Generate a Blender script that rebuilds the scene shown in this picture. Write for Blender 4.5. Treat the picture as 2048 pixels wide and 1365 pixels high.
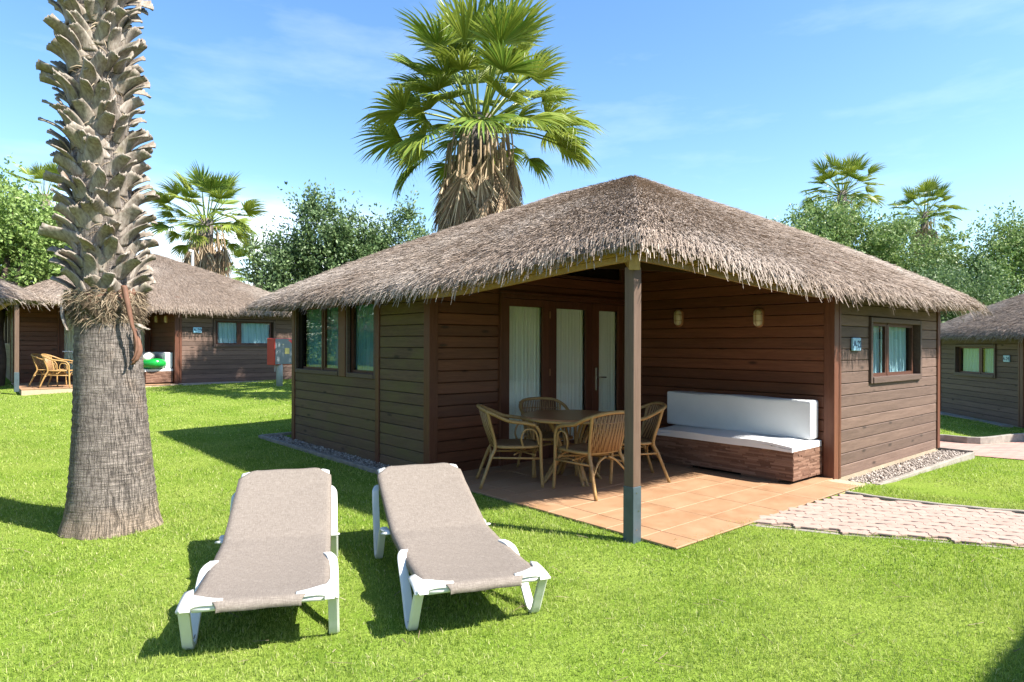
import bpy, math, random
import numpy as np
from mathutils import Vector, Matrix, Euler

# ------------------------------------------------------------------ clean
for o in list(bpy.data.objects): bpy.data.objects.remove(o, do_unlink=True)
scene = bpy.context.scene
COL = scene.collection
RNG = np.random.default_rng(7)
random.seed(7)
R = math.radians

# ------------------------------------------------------------------ camera
cam_d = bpy.data.cameras.new('camera'); cam = bpy.data.objects.new('camera', cam_d); COL.objects.link(cam)
cam.location = (0, 0, 1.5)
cam.rotation_euler = (Euler((R(90), 0, 0)).to_matrix() @ Matrix.Rotation(R(0.2), 3, 'Z')).to_euler()
cam_d.sensor_width = 36; cam_d.lens = 36*1298/2048
cam_d.shift_y = 8/2048
cam_d.clip_start = 0.05; cam_d.clip_end = 2000
scene.camera = cam

# ------------------------------------------------------------------ sky and sun
SUN_AZ = R(-22); SUN_EL = R(47)
sun_dir = Vector((math.cos(SUN_AZ)*math.cos(SUN_EL), math.sin(SUN_AZ)*math.cos(SUN_EL), math.sin(SUN_EL)))
world = bpy.data.worlds.new('World'); scene.world = world; world.use_nodes = True
nt = world.node_tree; nt.nodes.clear()
def wn(t, **k):
    n = nt.nodes.new(t)
    for a, b in k.items(): setattr(n, a, b)
    return n
sky = wn('ShaderNodeTexSky', sky_type='NISHITA', sun_disc=False, sun_elevation=SUN_EL,
         sun_rotation=math.atan2(sun_dir.x, sun_dir.y), altitude=0, air_density=1.0, dust_density=0.6, ozone_density=1.6)
bg = wn('ShaderNodeBackground'); bg.inputs['Strength'].default_value = 0.108
out = wn('ShaderNodeOutputWorld')
tc = wn('ShaderNodeTexCoord')
mp = wn('ShaderNodeMapping'); mp.inputs['Scale'].default_value = (2.2, 2.2, 9.0); mp.inputs['Location'].default_value = (0.3, 0.1, 0.25)
nz = wn('ShaderNodeTexNoise'); nz.inputs['Scale'].default_value = 1.6; nz.inputs['Detail'].default_value = 7; nz.inputs['Roughness'].default_value = 0.58
rp = wn('ShaderNodeValToRGB'); rp.color_ramp.elements[0].position = 0.52; rp.color_ramp.elements[1].position = 0.80
# a cloud bank low over the trees to the left
dotn = wn('ShaderNodeVectorMath', operation='DOT_PRODUCT'); dotn.inputs[1].default_value = Vector((-0.40, 0.90, 0.10)).normalized()
mr = wn('ShaderNodeMapRange', interpolation_type='SMOOTHSTEP'); mr.inputs[1].default_value = 0.955; mr.inputs[2].default_value = 0.995
sep = wn('ShaderNodeSeparateXYZ')
mz = wn('ShaderNodeMapRange', interpolation_type='SMOOTHSTEP'); mz.inputs[1].default_value = 0.24; mz.inputs[2].default_value = 0.10
nz2 = wn('ShaderNodeTexNoise'); nz2.inputs['Scale'].default_value = 2.3; nz2.inputs['Detail'].default_value = 8; nz2.inputs['Roughness'].default_value = 0.55
rp2 = wn('ShaderNodeValToRGB'); rp2.color_ramp.elements[0].position = 0.34; rp2.color_ramp.elements[1].position = 0.56
m1 = wn('ShaderNodeMath', operation='MULTIPLY'); m2 = wn('ShaderNodeMath', operation='MULTIPLY')
m3 = wn('ShaderNodeMath', operation='MULTIPLY'); m3.inputs[1].default_value = 0.10
mx = wn('ShaderNodeMath', operation='MAXIMUM')
mix = wn('ShaderNodeMixRGB'); mix.inputs['Color2'].default_value = (8.2, 8.5, 8.9, 1)
hs = wn('ShaderNodeHueSaturation'); hs.inputs['Saturation'].default_value = 1.2; hs.inputs['Value'].default_value = 1.0
L = nt.links.new
L(tc.outputs['Generated'], mp.inputs['Vector']); L(mp.outputs[0], nz.inputs['Vector']); L(mp.outputs[0], nz2.inputs['Vector'])
L(nz.outputs[0], rp.inputs[0]); L(nz2.outputs[0], rp2.inputs[0])
L(tc.outputs['Generated'], dotn.inputs[0]); L(dotn.outputs['Value'], mr.inputs[0])
L(tc.outputs['Generated'], sep.inputs[0]); L(sep.outputs['Z'], mz.inputs[0])
L(mr.outputs[0], m1.inputs[0]); L(rp2.outputs[0], m1.inputs[1]); L(m1.outputs[0], m2.inputs[0]); L(mz.outputs[0], m2.inputs[1])
L(rp.outputs[0], m3.inputs[0]); L(m3.outputs[0], mx.inputs[0]); L(m2.outputs[0], mx.inputs[1])
L(sky.outputs[0], hs.inputs['Color']); L(hs.outputs[0], mix.inputs['Color1']); L(mx.outputs[0], mix.inputs['Fac'])
L(mix.outputs[0], bg.inputs['Color']); L(bg.outputs[0], out.inputs['Surface'])

sd = bpy.data.lights.new('sun', 'SUN'); sd.energy = 5.0; sd.angle = R(0.5); sd.color = (1.0, 0.94, 0.85)
so = bpy.data.objects.new('sun', sd); COL.objects.link(so)
so.rotation_euler = (-sun_dir).to_track_quat('-Z', 'Y').to_euler(); so.location = (20, -20, 30)

scene.view_settings.view_transform = 'Standard'; scene.view_settings.look = 'None'
scene.view_settings.exposure = 1.52; scene.view_settings.gamma = 1; scene.view_settings.use_curve_mapping = False

# ------------------------------------------------------------------ helpers
def tag(o, label=None, cat=None, group=None, kind=None):
    if label: o['label'] = label
    if cat: o['category'] = cat
    if group: o['group'] = group
    if kind: o['kind'] = kind
    return o
def empty(name, loc=(0, 0, 0), rz=0, parent=None):
    o = bpy.data.objects.new(name, None); COL.objects.link(o); o.location = loc; o.rotation_euler = (0, 0, rz)
    o.empty_display_size = 0.1
    if parent: o.parent = parent
    return o
def inst(name, mesh, parent=None, loc=(0, 0, 0), rot=(0, 0, 0), scale=(1, 1, 1)):
    o = bpy.data.objects.new(name, mesh); COL.objects.link(o); o.location = loc; o.rotation_euler = rot; o.scale = scale
    if parent: o.parent = parent
    return o
def copy_tree(o, parent=None, skip=()):
    c = o.copy(); COL.objects.link(c); c.parent = parent
    for ch in o.children:
        if ch.name.split('.')[0] in skip: continue
        copy_tree(ch, c, skip)
    return c
def big_mesh(name, verts, faces, mat, smooth=False):
    verts = np.asarray(verts, dtype=np.float32).reshape(-1, 3); faces = np.asarray(faces, dtype=np.int32)
    m = bpy.data.meshes.new(name); k = faces.shape[1]
    m.vertices.add(len(verts)); m.vertices.foreach_set('co', verts.ravel())
    m.loops.add(faces.size); m.loops.foreach_set('vertex_index', faces.ravel())
    m.polygons.add(len(faces)); m.polygons.foreach_set('loop_start', np.arange(0, faces.size, k, dtype=np.int32))
    m.update(calc_edges=True)
    if mat: m.materials.append(mat)
    if smooth: m.polygons.foreach_set('use_smooth', np.ones(len(faces), dtype=bool))
    return m
class MB:
    def __init__(s): s.v = []; s.f = []
    def add(s, vs, fs):
        n = len(s.v); s.v += [tuple(p) for p in vs]; s.f += [tuple(i+n for i in f) for f in fs]; return s
    def box(s, x0, x1, y0, y1, z0, z1):
        return s.add([(x0,y0,z0),(x1,y0,z0),(x1,y1,z0),(x0,y1,z0),(x0,y0,z1),(x1,y0,z1),(x1,y1,z1),(x0,y1,z1)],
                     [(0,3,2,1),(4,5,6,7),(0,1,5,4),(1,2,6,5),(2,3,7,6),(3,0,4,7)])
    def hexa(s, pts):   # eight points, bottom ring then top ring
        return s.add(pts, [(0,3,2,1),(4,5,6,7),(0,1,5,4),(1,2,6,5),(2,3,7,6),(3,0,4,7)])
    def tube(s, pts, r, n=8, closed=False, flat=1.0, up=None):
        pts = [Vector(p) for p in pts]; m = len(pts); rr = r if hasattr(r, '__len__') else [r]*m
        vs = []; ref = Vector(up) if up else None
        for i, p in enumerate(pts):
            if closed: t = pts[(i+1) % m]-pts[i-1]
            else: t = pts[min(i+1, m-1)]-pts[max(i-1, 0)]
            t.normalize()
            if ref is None: ref = Vector((0,0,1)) if abs(t.z) < .9 else Vector((1,0,0))
            a = t.cross(ref); a.normalize() if a.length > 1e-6 else None
            b = a.cross(t); 
            if not up: ref = b
            for k in range(n):
                an = 2*math.pi*k/n; vs.append(p+a*math.cos(an)*rr[i]+b*math.sin(an)*rr[i]*flat)
        fs = []
        for i in range(m if closed else m-1):
            j = (i+1) % m
            for k in range(n): fs.append((i*n+k, i*n+(k+1) % n, j*n+(k+1) % n, j*n+k))
        if not closed: fs += [tuple(range(n))[::-1], tuple(range((m-1)*n, m*n))]
        return s.add(vs, fs)
    def lathe(s, prof, n=24, c=(0,0), sx=1, sy=1):
        vs = []
        for r, z in prof:
            for k in range(n):
                a = 2*math.pi*k/n; vs.append((c[0]+r*math.cos(a)*sx, c[1]+r*math.sin(a)*sy, z))
        fs = []; m = len(prof)
        for i in range(m-1):
            for k in range(n): fs.append((i*n+k, i*n+(k+1) % n, (i+1)*n+(k+1) % n, (i+1)*n+k))
        fs += [tuple(range(n))[::-1], tuple(range((m-1)*n, m*n))]
        return s.add(vs, fs)
    def grid(s, fn, nu, nv):
        n0 = [fn(i/nu, j/nv) for i in range(nu+1) for j in range(nv+1)]
        return s.add(n0, [(i*(nv+1)+j, (i+1)*(nv+1)+j, (i+1)*(nv+1)+j+1, i*(nv+1)+j+1) for i in range(nu) for j in range(nv)])
    def mesh(s, name, mat, smooth=False):
        m = bpy.data.meshes.new(name); m.from_pydata(s.v, [], s.f); m.update()
        if mat: m.materials.append(mat)
        if smooth: m.polygons.foreach_set('use_smooth', [True]*len(m.polygons))
        return m
    def build(s, name, mat, parent=None, smooth=False, bevel=0, loc=(0,0,0), rot=(0,0,0), thick=0, sub=0):
        o = inst(name, s.mesh(name, mat, smooth), parent, loc, rot)
        if thick: md = o.modifiers.new('solid', 'SOLIDIFY'); md.thickness = thick; md.offset = 0
        if bevel: md = o.modifiers.new('bevel', 'BEVEL'); md.width = bevel; md.segments = 2; md.limit_method = 'ANGLE'
        if sub: md = o.modifiers.new('sub', 'SUBSURF'); md.levels = sub; md.render_levels = sub
        return o
def bez(pts, n=6):   # Catmull-Rom through the points
    P = [Vector(p) for p in pts]; o = []
    for i in range(len(P)-1):
        a, b, c, d = P[max(i-1,0)], P[i], P[i+1], P[min(i+2,len(P)-1)]
        for k in range(n):
            t = k/n; o.append(0.5*((2*b)+(c-a)*t+(2*a-5*b+4*c-d)*t*t+(3*b-a-3*c+d)*t**3))
    return o+[P[-1]]

# ------------------------------------------------------------------ materials
class NB:
    def __init__(s, name):
        s.m = bpy.data.materials.new(name); s.m.use_nodes = True; s.t = s.m.node_tree; s.t.nodes.clear()
        s.out = s.n('ShaderNodeOutputMaterial'); s.b = s.n('ShaderNodeBsdfPrincipled'); s.l(s.b.outputs[0], s.out.inputs[0])
    def n(s, ty, **k):
        x = s.t.nodes.new(ty)
        for a, b in k.items(): setattr(x, a, b)
        return x
    def l(s, a, b): s.t.links.new(a, b)
    def coord(s, kind='Object', scale=(1,1,1), rand=True):
        c = s.n('ShaderNodeTexCoord'); o = c.outputs[kind]
        if rand:
            oi = s.n('ShaderNodeObjectInfo'); mm = s.n('ShaderNodeVectorMath', operation='SCALE'); mm.inputs[0].default_value = (13.7, 7.3, 17.1)
            s.l(oi.outputs['Random'], mm.inputs['Scale']); ad = s.n('ShaderNodeVectorMath', operation='ADD'); s.l(o, ad.inputs[0]); s.l(mm.outputs[0], ad.inputs[1]); o = ad.outputs[0]
        mp = s.n('ShaderNodeMapping'); mp.inputs['Scale'].default_value = scale; s.l(o, mp.inputs[0]); return mp.outputs[0]
    def noise(s, vec, scale=1, detail=5, rough=.55, dist=0):
        x = s.n('ShaderNodeTexNoise'); x.inputs['Scale'].default_value = scale; x.inputs['Detail'].default_value = detail
        x.inputs['Roughness'].default_value = rough; x.inputs['Distortion'].default_value = dist
        if vec is not None: s.l(vec, x.inputs['Vector'])
        return x.outputs[0]
    def ramp(s, fac, stops):
        x = s.n('ShaderNodeValToRGB'); e = x.color_ramp.elements
        while len(e) < len(stops): e.new(.5)
        for i, (p, c) in enumerate(stops):
            e[i].position = p; e[i].color = tuple(c)+(1,) if hasattr(c, '__len__') else (c, c, c, 1)
        s.l(fac, x.inputs[0]); return x.outputs[0]
    def mix(s, fac, a, b, mode='MIX'):
        x = s.n('ShaderNodeMixRGB', blend_type=mode)
        for i, q in ((0, fac), (1, a), (2, b)):
            if hasattr(q, 'links'): s.l(q, x.inputs[i])
            elif hasattr(q, '__len__'): x.inputs[i].default_value = tuple(q)+(1,)
            else: x.inputs[i].default_value = q if i == 0 else (q, q, q, 1)
        return x.outputs[0]
    def math(s, op, a, b=0):
        x = s.n('ShaderNodeMath', operation=op)
        for i, q in ((0, a), (1, b)):
            if hasattr(q, 'links'): s.l(q, x.inputs[i])
            else: x.inputs[i].default_value = q
        return x.outputs[0]
    def bump(s, h, strength=.3, dist=.01, nrm=None):
        x = s.n('ShaderNodeBump'); x.inputs['Strength'].default_value = strength; x.inputs['Distance'].default_value = dist
        s.l(h, x.inputs['Height'])
        if nrm is not None: s.l(nrm, x.inputs['Normal'])
        s.l(x.outputs[0], s.b.inputs['Normal']); return x.outputs[0]
    def col(s, c):
        if hasattr(c, 'links'): s.l(c, s.b.inputs['Base Color'])
        else: s.b.inputs['Base Color'].default_value = tuple(c)+(1,)
    def set(s, rough=None, spec=None, metal=None, sheen=None):
        if rough is not None:
            if hasattr(rough, 'links'): s.l(rough, s.b.inputs['Roughness'])
            else: s.b.inputs['Roughness'].default_value = rough
        if spec is not None: s.b.inputs['Specular IOR Level'].default_value = spec
        if metal is not None: s.b.inputs['Metallic'].default_value = metal
        if sheen is not None: s.b.inputs['Sheen Weight'].default_value = sheen
        return s
    def translucent(s, fac, c):
        t = s.n('ShaderNodeBsdfTranslucent'); mx = s.n('ShaderNodeMixShader'); mx.inputs[0].default_value = fac
        if hasattr(c, 'links'): s.l(c, t.inputs[0])
        else: t.inputs[0].default_value = tuple(c)+(1,)
        s.l(s.b.outputs[0], mx.inputs[1]); s.l(t.outputs[0], mx.inputs[2]); s.l(mx.outputs[0], s.out.inputs[0])
M = {}
def wood(name, dark, light, grain=(1.0, 18, 18), tint=None, rough=.55, knot=True, var=.35):
    b = NB(name); v = b.coord('Object', grain)
    g = b.noise(v, 1.6, 7, .62, .6); f = b.noise(v, 9, 4, .6)
    c = b.mix(b.ramp(g, [(.3, 0.), (.72, 1.)]), dark, light)
    c = b.mix(.35, c, b.mix(b.ramp(f, [(.35, 0.), (.65, 1.)]), dark, light))
    oi = b.n('ShaderNodeObjectInfo'); r = b.math('MULTIPLY_ADD', oi.outputs['Random'], var)
    b.t.nodes[-1].inputs[2].default_value = 1-var*.5
    c = b.mix(1, c, r, 'MULTIPLY')
    if tint:
        w = b.noise(b.coord('Object', (1.3, 1.3, 2.2)), 1.1, 5, .6)
        c = b.mix(b.ramp(w, [(.42, 0.), (.7, .75)]), c, tint)
    if knot:
        vo = b.n('ShaderNodeTexVoronoi'); vo.inputs['Scale'].default_value = 1; b.l(b.coord('Object', (1.9, 6, 6)), vo.inputs['Vector'])
        c = b.mix(b.ramp(vo.outputs['Distance'], [(.06, .85), (.16, 0.)]), c, tuple(x*.35 for x in dark))
    b.col(c); b.set(rough, .35); b.bump(f, .25, .004); M[name] = b.m
wood('wood_porch', (.075, .0255, .0130), (.170, .062, .031), rough=.42, var=.5)
wood('wood_weathered', (.082, .050, .037), (.172, .112, .086), rough=.7, var=.5)
wood('wood_mossy', (.074, .043, .026), (.155, .099, .059), tint=(.120, .100, .034), rough=.7)  # green tint covers algae plus lawn bounce light put into the colour
wood('wood_frame', (.060, .038, .029), (.115, .076, .060), rough=.6, knot=False)
wood('wood_trim', (.075, .026, .014), (.150, .056, .030), grain=(18, 18, 1.0), rough=.5, knot=False)
wood('wood_trim_long', (.055, .020, .011), (.105, .042, .024), rough=.5, knot=False)
wood('wood_post', (.072, .043, .029), (.145, .094, .066), grain=(18, 18, .8), rough=.6, knot=False)
wood('wood_fascia', (.22, .125, .028), (.42, .26, .07), rough=.45, knot=False)
wood('rattan', (.26, .145, .05), (.45, .285, .11), grain=(9, 9, 9), rough=.4, knot=False, var=.12)
wood('table_wood', (.22, .090, .034), (.36, .165, .07), grain=(1.2, 16, 16), rough=.33, knot=False)

def simple(name, c, rough=.5, spec=.5, noise=0, nscale=8, metal=0, bump=0, bscale=60):
    b = NB(name)
    if noise:
        n = b.noise(b.coord('Object'), nscale, 6, .6)
        b.col(b.mix(b.ramp(n, [(.3, 0.), (.7, 1.)]), tuple(x*(1-noise) for x in c), tuple(min(1, x*(1+noise*.6)) for x in c)))
    else: b.col(c)
    b.set(rough, spec, metal)
    if bump: b.bump(b.noise(b.coord('Object'), bscale, 4), bump, .005)
    M[name] = b.m
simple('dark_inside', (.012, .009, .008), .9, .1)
simple('ceiling_wood', (.05, .022, .012), .7, .2, .3, 3)
simple('plastic_white', (.60, .61, .585), .38, .5, .10, 5)
simple('metal_boot', (.055, .080, .095), .35, .5, .25, 9)
simple('steel', (.55, .55, .54), .25, .5, metal=1)
simple('cream_glass', (.55, .49, .33), .22, .5, .08, 12)
simple('lamp_ring', (.30, .14, .06), .4, .5, .15, 14)
simple('cushion', (.70, .71, .71), .85, .2, .06, 3, bump=.45, bscale=9)
simple('red_paint', (.46, .035, .022), .4, .5, .12, 6)
simple('grey_paint', (.17, .20, .21), .45, .5, .08, 4)
simple('galvanised', (.36, .39, .39), .45, .5, .15, 10)
simple('yellow_label', (.72, .56, .18), .5, .4)
simple('red_label', (.62, .05, .05), .5, .4)
simple('sign_blue', (.30, .56, .74), .35, .5, .06, 8)
simple('sign_ink', (.012, .06, .13), .5, .4)
simple('vinyl_green', (.012, .28, .045), .18, .5, .1, 4)
simple('vinyl_white', (.78, .78, .74), .25, .5, .05, 4)
simple('vinyl_orange', (.62, .27, .06), .25, .5)
simple('airer_white', (.60, .66, .72), .4, .5)
simple('cloth_blue', (.03, .06, .26), .9, .2, .2, 12)
simple('cloth_lime', (.25, .48, .04), .9, .2, .2, 12)
simple('concrete', (.27, .245, .21), .9, .2, .28, 10, bump=.4, bscale=70)
simple('render_plinth', (.33, .265, .19), .9, .2, .22, 5, bump=.3, bscale=80)
simple('sand', (.30, .23, .185), .95, .1, .3, 20)
simple('grout', (.40, .31, .22), .9, .2, .15, 30)

b = NB('curtain_cream'); b.col((.88, .86, .76)); b.set(.9, .1); M['curtain_cream'] = b.m
b = NB('curtain_sky_teal'); b.col((.13, .29, .31)); b.set(.9, .1); M['curtain_sky_teal'] = b.m  # grey curtains; the teal is sky reflection put into the colour
def glass(name, tint, ior=1.5, base=.04):
    b = NB(name); b.t.nodes.remove(b.b)
    tr = b.n('ShaderNodeBsdfTransparent'); tr.inputs[0].default_value = tint+(1,)
    gl = b.n('ShaderNodeBsdfGlossy'); gl.inputs['Roughness'].default_value = .015; gl.inputs[0].default_value = (.92, .97, 1, 1)
    fr = b.n('ShaderNodeFresnel'); fr.inputs[0].default_value = ior
    gg = b.n('ShaderNodeNewGeometry'); ad = b.math('MULTIPLY', b.math('ADD', fr.outputs[0], base), b.math('SUBTRACT', 1, gg.outputs['Backfacing']))
    mx = b.n('ShaderNodeMixShader'); b.l(ad, mx.inputs[0]); b.l(tr.outputs[0], mx.inputs[1]); b.l(gl.outputs[0], mx.inputs[2]); b.l(mx.outputs[0], b.out.inputs[0]); M[name] = b.m
b = NB('curtain_sky_pale'); b.col((.36, .53, .57)); b.set(.9, .1); M['curtain_sky_pale'] = b.m  # lighter version, sky reflection likewise put into the cloth colour
glass('glass', (.92, .96, .96), 1.5, .025)

def island(b):
    g = b.n('ShaderNodeNewGeometry'); return g.outputs['Random Per Island']
# thatch reeds
b = NB('reed'); r = island(b)
c = b.ramp(r, [(0, (.13, .098, .076)), (.25, (.215, .166, .131)), (.75, (.305, .243, .195)), (1, (.42, .35, .29))])
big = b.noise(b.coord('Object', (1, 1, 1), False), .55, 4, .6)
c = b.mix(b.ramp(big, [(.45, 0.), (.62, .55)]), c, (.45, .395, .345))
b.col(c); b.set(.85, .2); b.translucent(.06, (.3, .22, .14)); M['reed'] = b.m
b = NB('thatch_base'); v = b.coord('Object', (1, 1, 1), False); n = b.noise(v, 60, 4, .7); c = b.ramp(n, [(.3, (.09, .068, .053)), (.7, (.24, .19, .155))]); b.col(c); b.set(.95, .1); b.bump(n, .8, .02); M['thatch_base'] = b.m
# lawn
b = NB('soil'); v = b.coord('Object', (1, 1, 1), False); n = b.noise(v, 1.3, 6, .6); f = b.noise(v, 40, 3, .7)
c = b.mix(b.ramp(n, [(.35, 0.), (.65, 1.)]), (.15, .235, .028), (.235, .305, .06)); c = b.mix(b.ramp(f, [(.3, 0.), (.7, 1.)]), b.mix(.5, c, (.03, .06, .008)), c)
b.col(c); b.set(1, 0); b.bump(f, .7, .03); M['soil'] = b.m
b = NB('grass_blade'); r = island(b); gp = b.n('ShaderNodeNewGeometry')
n = b.noise(gp.outputs['Position'], .75, 6, .68); n2 = b.noise(gp.outputs['Position'], 8, 4, .65)
c = b.ramp(r, [(0, (.105, .190, .020)), (.5, (.240, .355, .050)), (.88, (.375, .465, .090)), (.955, (.58, .54, .30))])
c = b.mix(b.ramp(n, [(.42, 0.), (.66, .62)]), c, (.46, .49, .15))
c = b.mix(b.ramp(n2, [(.32, .5), (.50, 0.)]), c, (.070, .165, .012))
b.col(c); b.set(.5, .3); b.translucent(.42, b.mix(.5, c, (.34, .48, .05))); M['grass_blade'] = b.m
# foliage
def leafmat(name, stops, tr=.3, rough=.5):
    b = NB(name); c = b.ramp(island(b), stops); b.col(c); b.set(rough, .35); b.translucent(tr, c); M[name] = b.m
leafmat('leaf_bright', [(0, (.10, .17, .035)), (.5, (.20, .30, .075)), (1, (.32, .42, .14))])
leafmat('leaf_dark', [(0, (.055, .100, .036)), (.5, (.115, .185, .070)), (1, (.21, .29, .13))])
leafmat('leaf_olive', [(0, (.085, .15, .04)), (.5, (.17, .26, .075)), (1, (.30, .38, .15))])
def frond(name, inner, outer):
    b = NB(name); c = b.mix(.5, b.ramp(island(b), [(0, inner), (1, outer)]), inner)
    oi = b.n('ShaderNodeObjectInfo'); c = b.mix(b.math('MULTIPLY', oi.outputs['Random'], .55), c, outer)
    b.col(c); b.set(.4, .4); b.translucent(.28, c); M[name] = b.m
frond('palm_green', (.095, .180, .024), (.34, .36, .060))
b = NB('palm_dead'); c = b.ramp(island(b), [(0, (.16, .105, .065)), (.5, (.33, .24, .155)), (1, (.52, .42, .29))]); b.col(c); b.set(.8, .2); b.translucent(.1, c); M['palm_dead'] = b.m
b = NB('palm_stalk'); b.col((.16, .21, .05)); b.set(.45, .4); M['palm_stalk'] = b.m
b = NB('fibre'); c = b.ramp(island(b), [(0, (.06, .042, .028)), (.6, (.20, .15, .10)), (1, (.38, .31, .22))]); b.col(c); b.set(.9, .1); M['fibre'] = b.m
# palm bark: rings broken by upright cracks
b = NB('palm_bark'); v = b.coord('Object', (1, 1, 1), False)
tcx = b.n('ShaderNodeTexCoord')
sp0 = b.n('ShaderNodeSeparateXYZ'); b.l(tcx.outputs['Object'], sp0.inputs[0])
ang = b.math('ARCTAN2', sp0.outputs['Y'], b.math('ADD', sp0.outputs['X'], b.math('MULTIPLY', sp0.outputs['Z'], .045)))
def cyl(su, sz):
    cb = b.n('ShaderNodeCombineXYZ'); b.l(b.math('MULTIPLY', ang, su), cb.inputs[0]); b.l(b.math('MULTIPLY', sp0.outputs['Z'], sz), cb.inputs[2]); return cb.outputs[0]
rings = b.noise(cyl(1.6, 60), 1.0, 6, .72, .4)
fiss = b.noise(cyl(38, 9), 1.0, 5, .6, .9)
cr = b.ramp(fiss, [(.36, 0.), (.50, 1.)])
c = b.ramp(rings, [(.34, (.110, .094, .083)), (.5, (.205, .174, .152)), (.66, (.31, .268, .235))])
big = b.noise(v, 2.4, 4, .6); c = b.mix(b.ramp(big, [(.56, 0.), (.72, .6)]), c, (.24, .165, .105))
sp = b.n('ShaderNodeSeparateXYZ'); b.l(tcx.outputs['Object'], sp.inputs[0])
low = b.n('ShaderNodeMapRange'); low.inputs[1].default_value = .28; low.inputs[2].default_value = .05
wob = b.math('MULTIPLY_ADD', big, .45); b.t.nodes[-1].inputs[2].default_value = -.22
b.l(b.math('ADD', sp.outputs['Z'], wob), low.inputs[0])
c = b.mix(b.math('MULTIPLY', low.outputs[0], .7), c, (.30, .23, .165))
c = b.mix(1, c, b.ramp(cr, [(0, .45), (1, 1.)]), 'MULTIPLY'); b.col(c); b.set(.85, .25)
hh = b.math('ADD', b.math('MULTIPLY', cr, .6), rings); b.bump(hh, 1.0, .022); M['palm_bark'] = b.m
b = NB('boot'); v = b.coord('Object', (7, 7, 1.6)); n = b.noise(v, 6, 6, .65); w = b.noise(b.coord('Object', (1, 1, 1)), 5, 4)
c = b.ramp(n, [(.26, (.085, .064, .048)), (.50, (.225, .190, .155)), (.78, (.37, .335, .29))]); c = b.mix(b.ramp(w, [(.60, 0.), (.78, .55)]), c, (.14, .14, .045)); 
c = b.mix(b.ramp(w, [(.26, .5), (.38, 0.)]), c, (.17, .085, .045))
b.col(c); b.set(.6, .3); b.bump(n, .35, .01); M['boot'] = b.m
simple('red_bark', (.15, .075, .048), .7, .3, .4, 9, bump=.5, bscale=30)
simple('bark', (.085, .065, .05), .9, .2, .4, 7, bump=.8, bscale=18)
# paving
b = NB('floor_tile'); v = b.coord('Object'); n = b.noise(v, 3.2, 6, .65); oi = b.n('ShaderNodeObjectInfo')
c = b.mix(b.ramp(n, [(.3, 0.), (.7, 1.)]), (.265, .143, .073), (.37, .228, .132)); c = b.mix(b.math('MULTIPLY', oi.outputs['Random'], .5), c, (.36, .215, .125))
b.col(c); b.set(b.ramp(n, [(.3, .42), (.7, .62)]), .4); b.bump(b.noise(v, 26, 4), .06, .004); M['floor_tile'] = b.m
b = NB('paver'); v = b.coord('Object'); n = b.noise(v, 9, 6, .65); oi = b.n('ShaderNodeObjectInfo')
c = b.mix(b.ramp(n, [(.3, 0.), (.7, 1.)]), (.285, .208, .172), (.385, .30, .255)); c = b.mix(b.math('MULTIPLY', oi.outputs['Random'], .5), c, (.33, .225, .185))
b.col(c); b.set(.9, .2); b.bump(b.noise(v, 90, 3), .35, .004); M['paver'] = b.m
b = NB('paver_far'); v = b.coord('Object', (1, 1, 1), False); br = b.n('ShaderNodeTexBrick'); b.l(v, br.inputs['Vector']); br.inputs['Scale'].default_value = 2.2; br.inputs['Mortar Size'].default_value = .018
br.inputs['Color1'].default_value = (.44, .27, .22, 1); br.inputs['Color2'].default_value = (.36, .2, .17, 1); br.inputs['Mortar'].default_value = (.2, .15, .12, 1); b.col(br.outputs[0]); b.set(.9, .2); M['paver_far'] = b.m
b = NB('pebble'); c = b.ramp(island(b), [(0, (.12, .10, .085)), (.5, (.27, .225, .19)), (1, (.47, .42, .37))]); b.col(c); b.set(.8, .3); M['pebble'] = b.m
b = NB('stone_strip'); r = island(b); c = b.ramp(r, [(0, (.105, .053, .034)), (.5, (.155, .082, .054)), (1, (.23, .135, .093))]); n = b.noise(b.coord('Object', (4, 4, 30), False), 3, 6, .7)
c = b.mix(b.ramp(n, [(.60, 0.), (.74, .7)]), c, (.46, .36, .29)); b.col(c); b.set(.75, .3); b.bump(n, .3, .004); M['stone_strip'] = b.m
# sling weave
b = NB('sling'); v = b.coord('Object', (1, 1, 1), False)
w1 = b.noise(b.coord('Object', (30, 420, 30), False), 1, 2); w2 = b.noise(b.coord('Object', (420, 30, 30), False), 1, 2); n = b.noise(v, 140, 3, .7)
wv = b.math('ADD', b.math('MULTIPLY', w1, .5), b.math('MULTIPLY', w2, .5)); wv = b.math('ADD', b.math('MULTIPLY', wv, .75), b.math('MULTIPLY', n, .25))
c = b.ramp(wv, [(.36, (.115, .096, .080)), (.5, (.178, .151, .127)), (.64, (.248, .216, .184))]); b.col(c); b.set(.8, .25); b.bump(wv, .4, .003); M['sling'] = b.m
b = NB('woven_cane'); v = b.coord('Object', (1, 1, 1)); w = b.n('ShaderNodeTexWave', bands_direction='X'); w.inputs['Scale'].default_value = 22; w.inputs['Distortion'].default_value = 1.2; b.l(v, w.inputs[0])
c = b.ramp(w.outputs[1], [(.2, (.13, .062, .026)), (.7, (.42, .26, .125))]); b.col(c); b.set(.5, .35); b.bump(w.outputs[1], .6, .006); M['woven_cane'] = b.m

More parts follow.
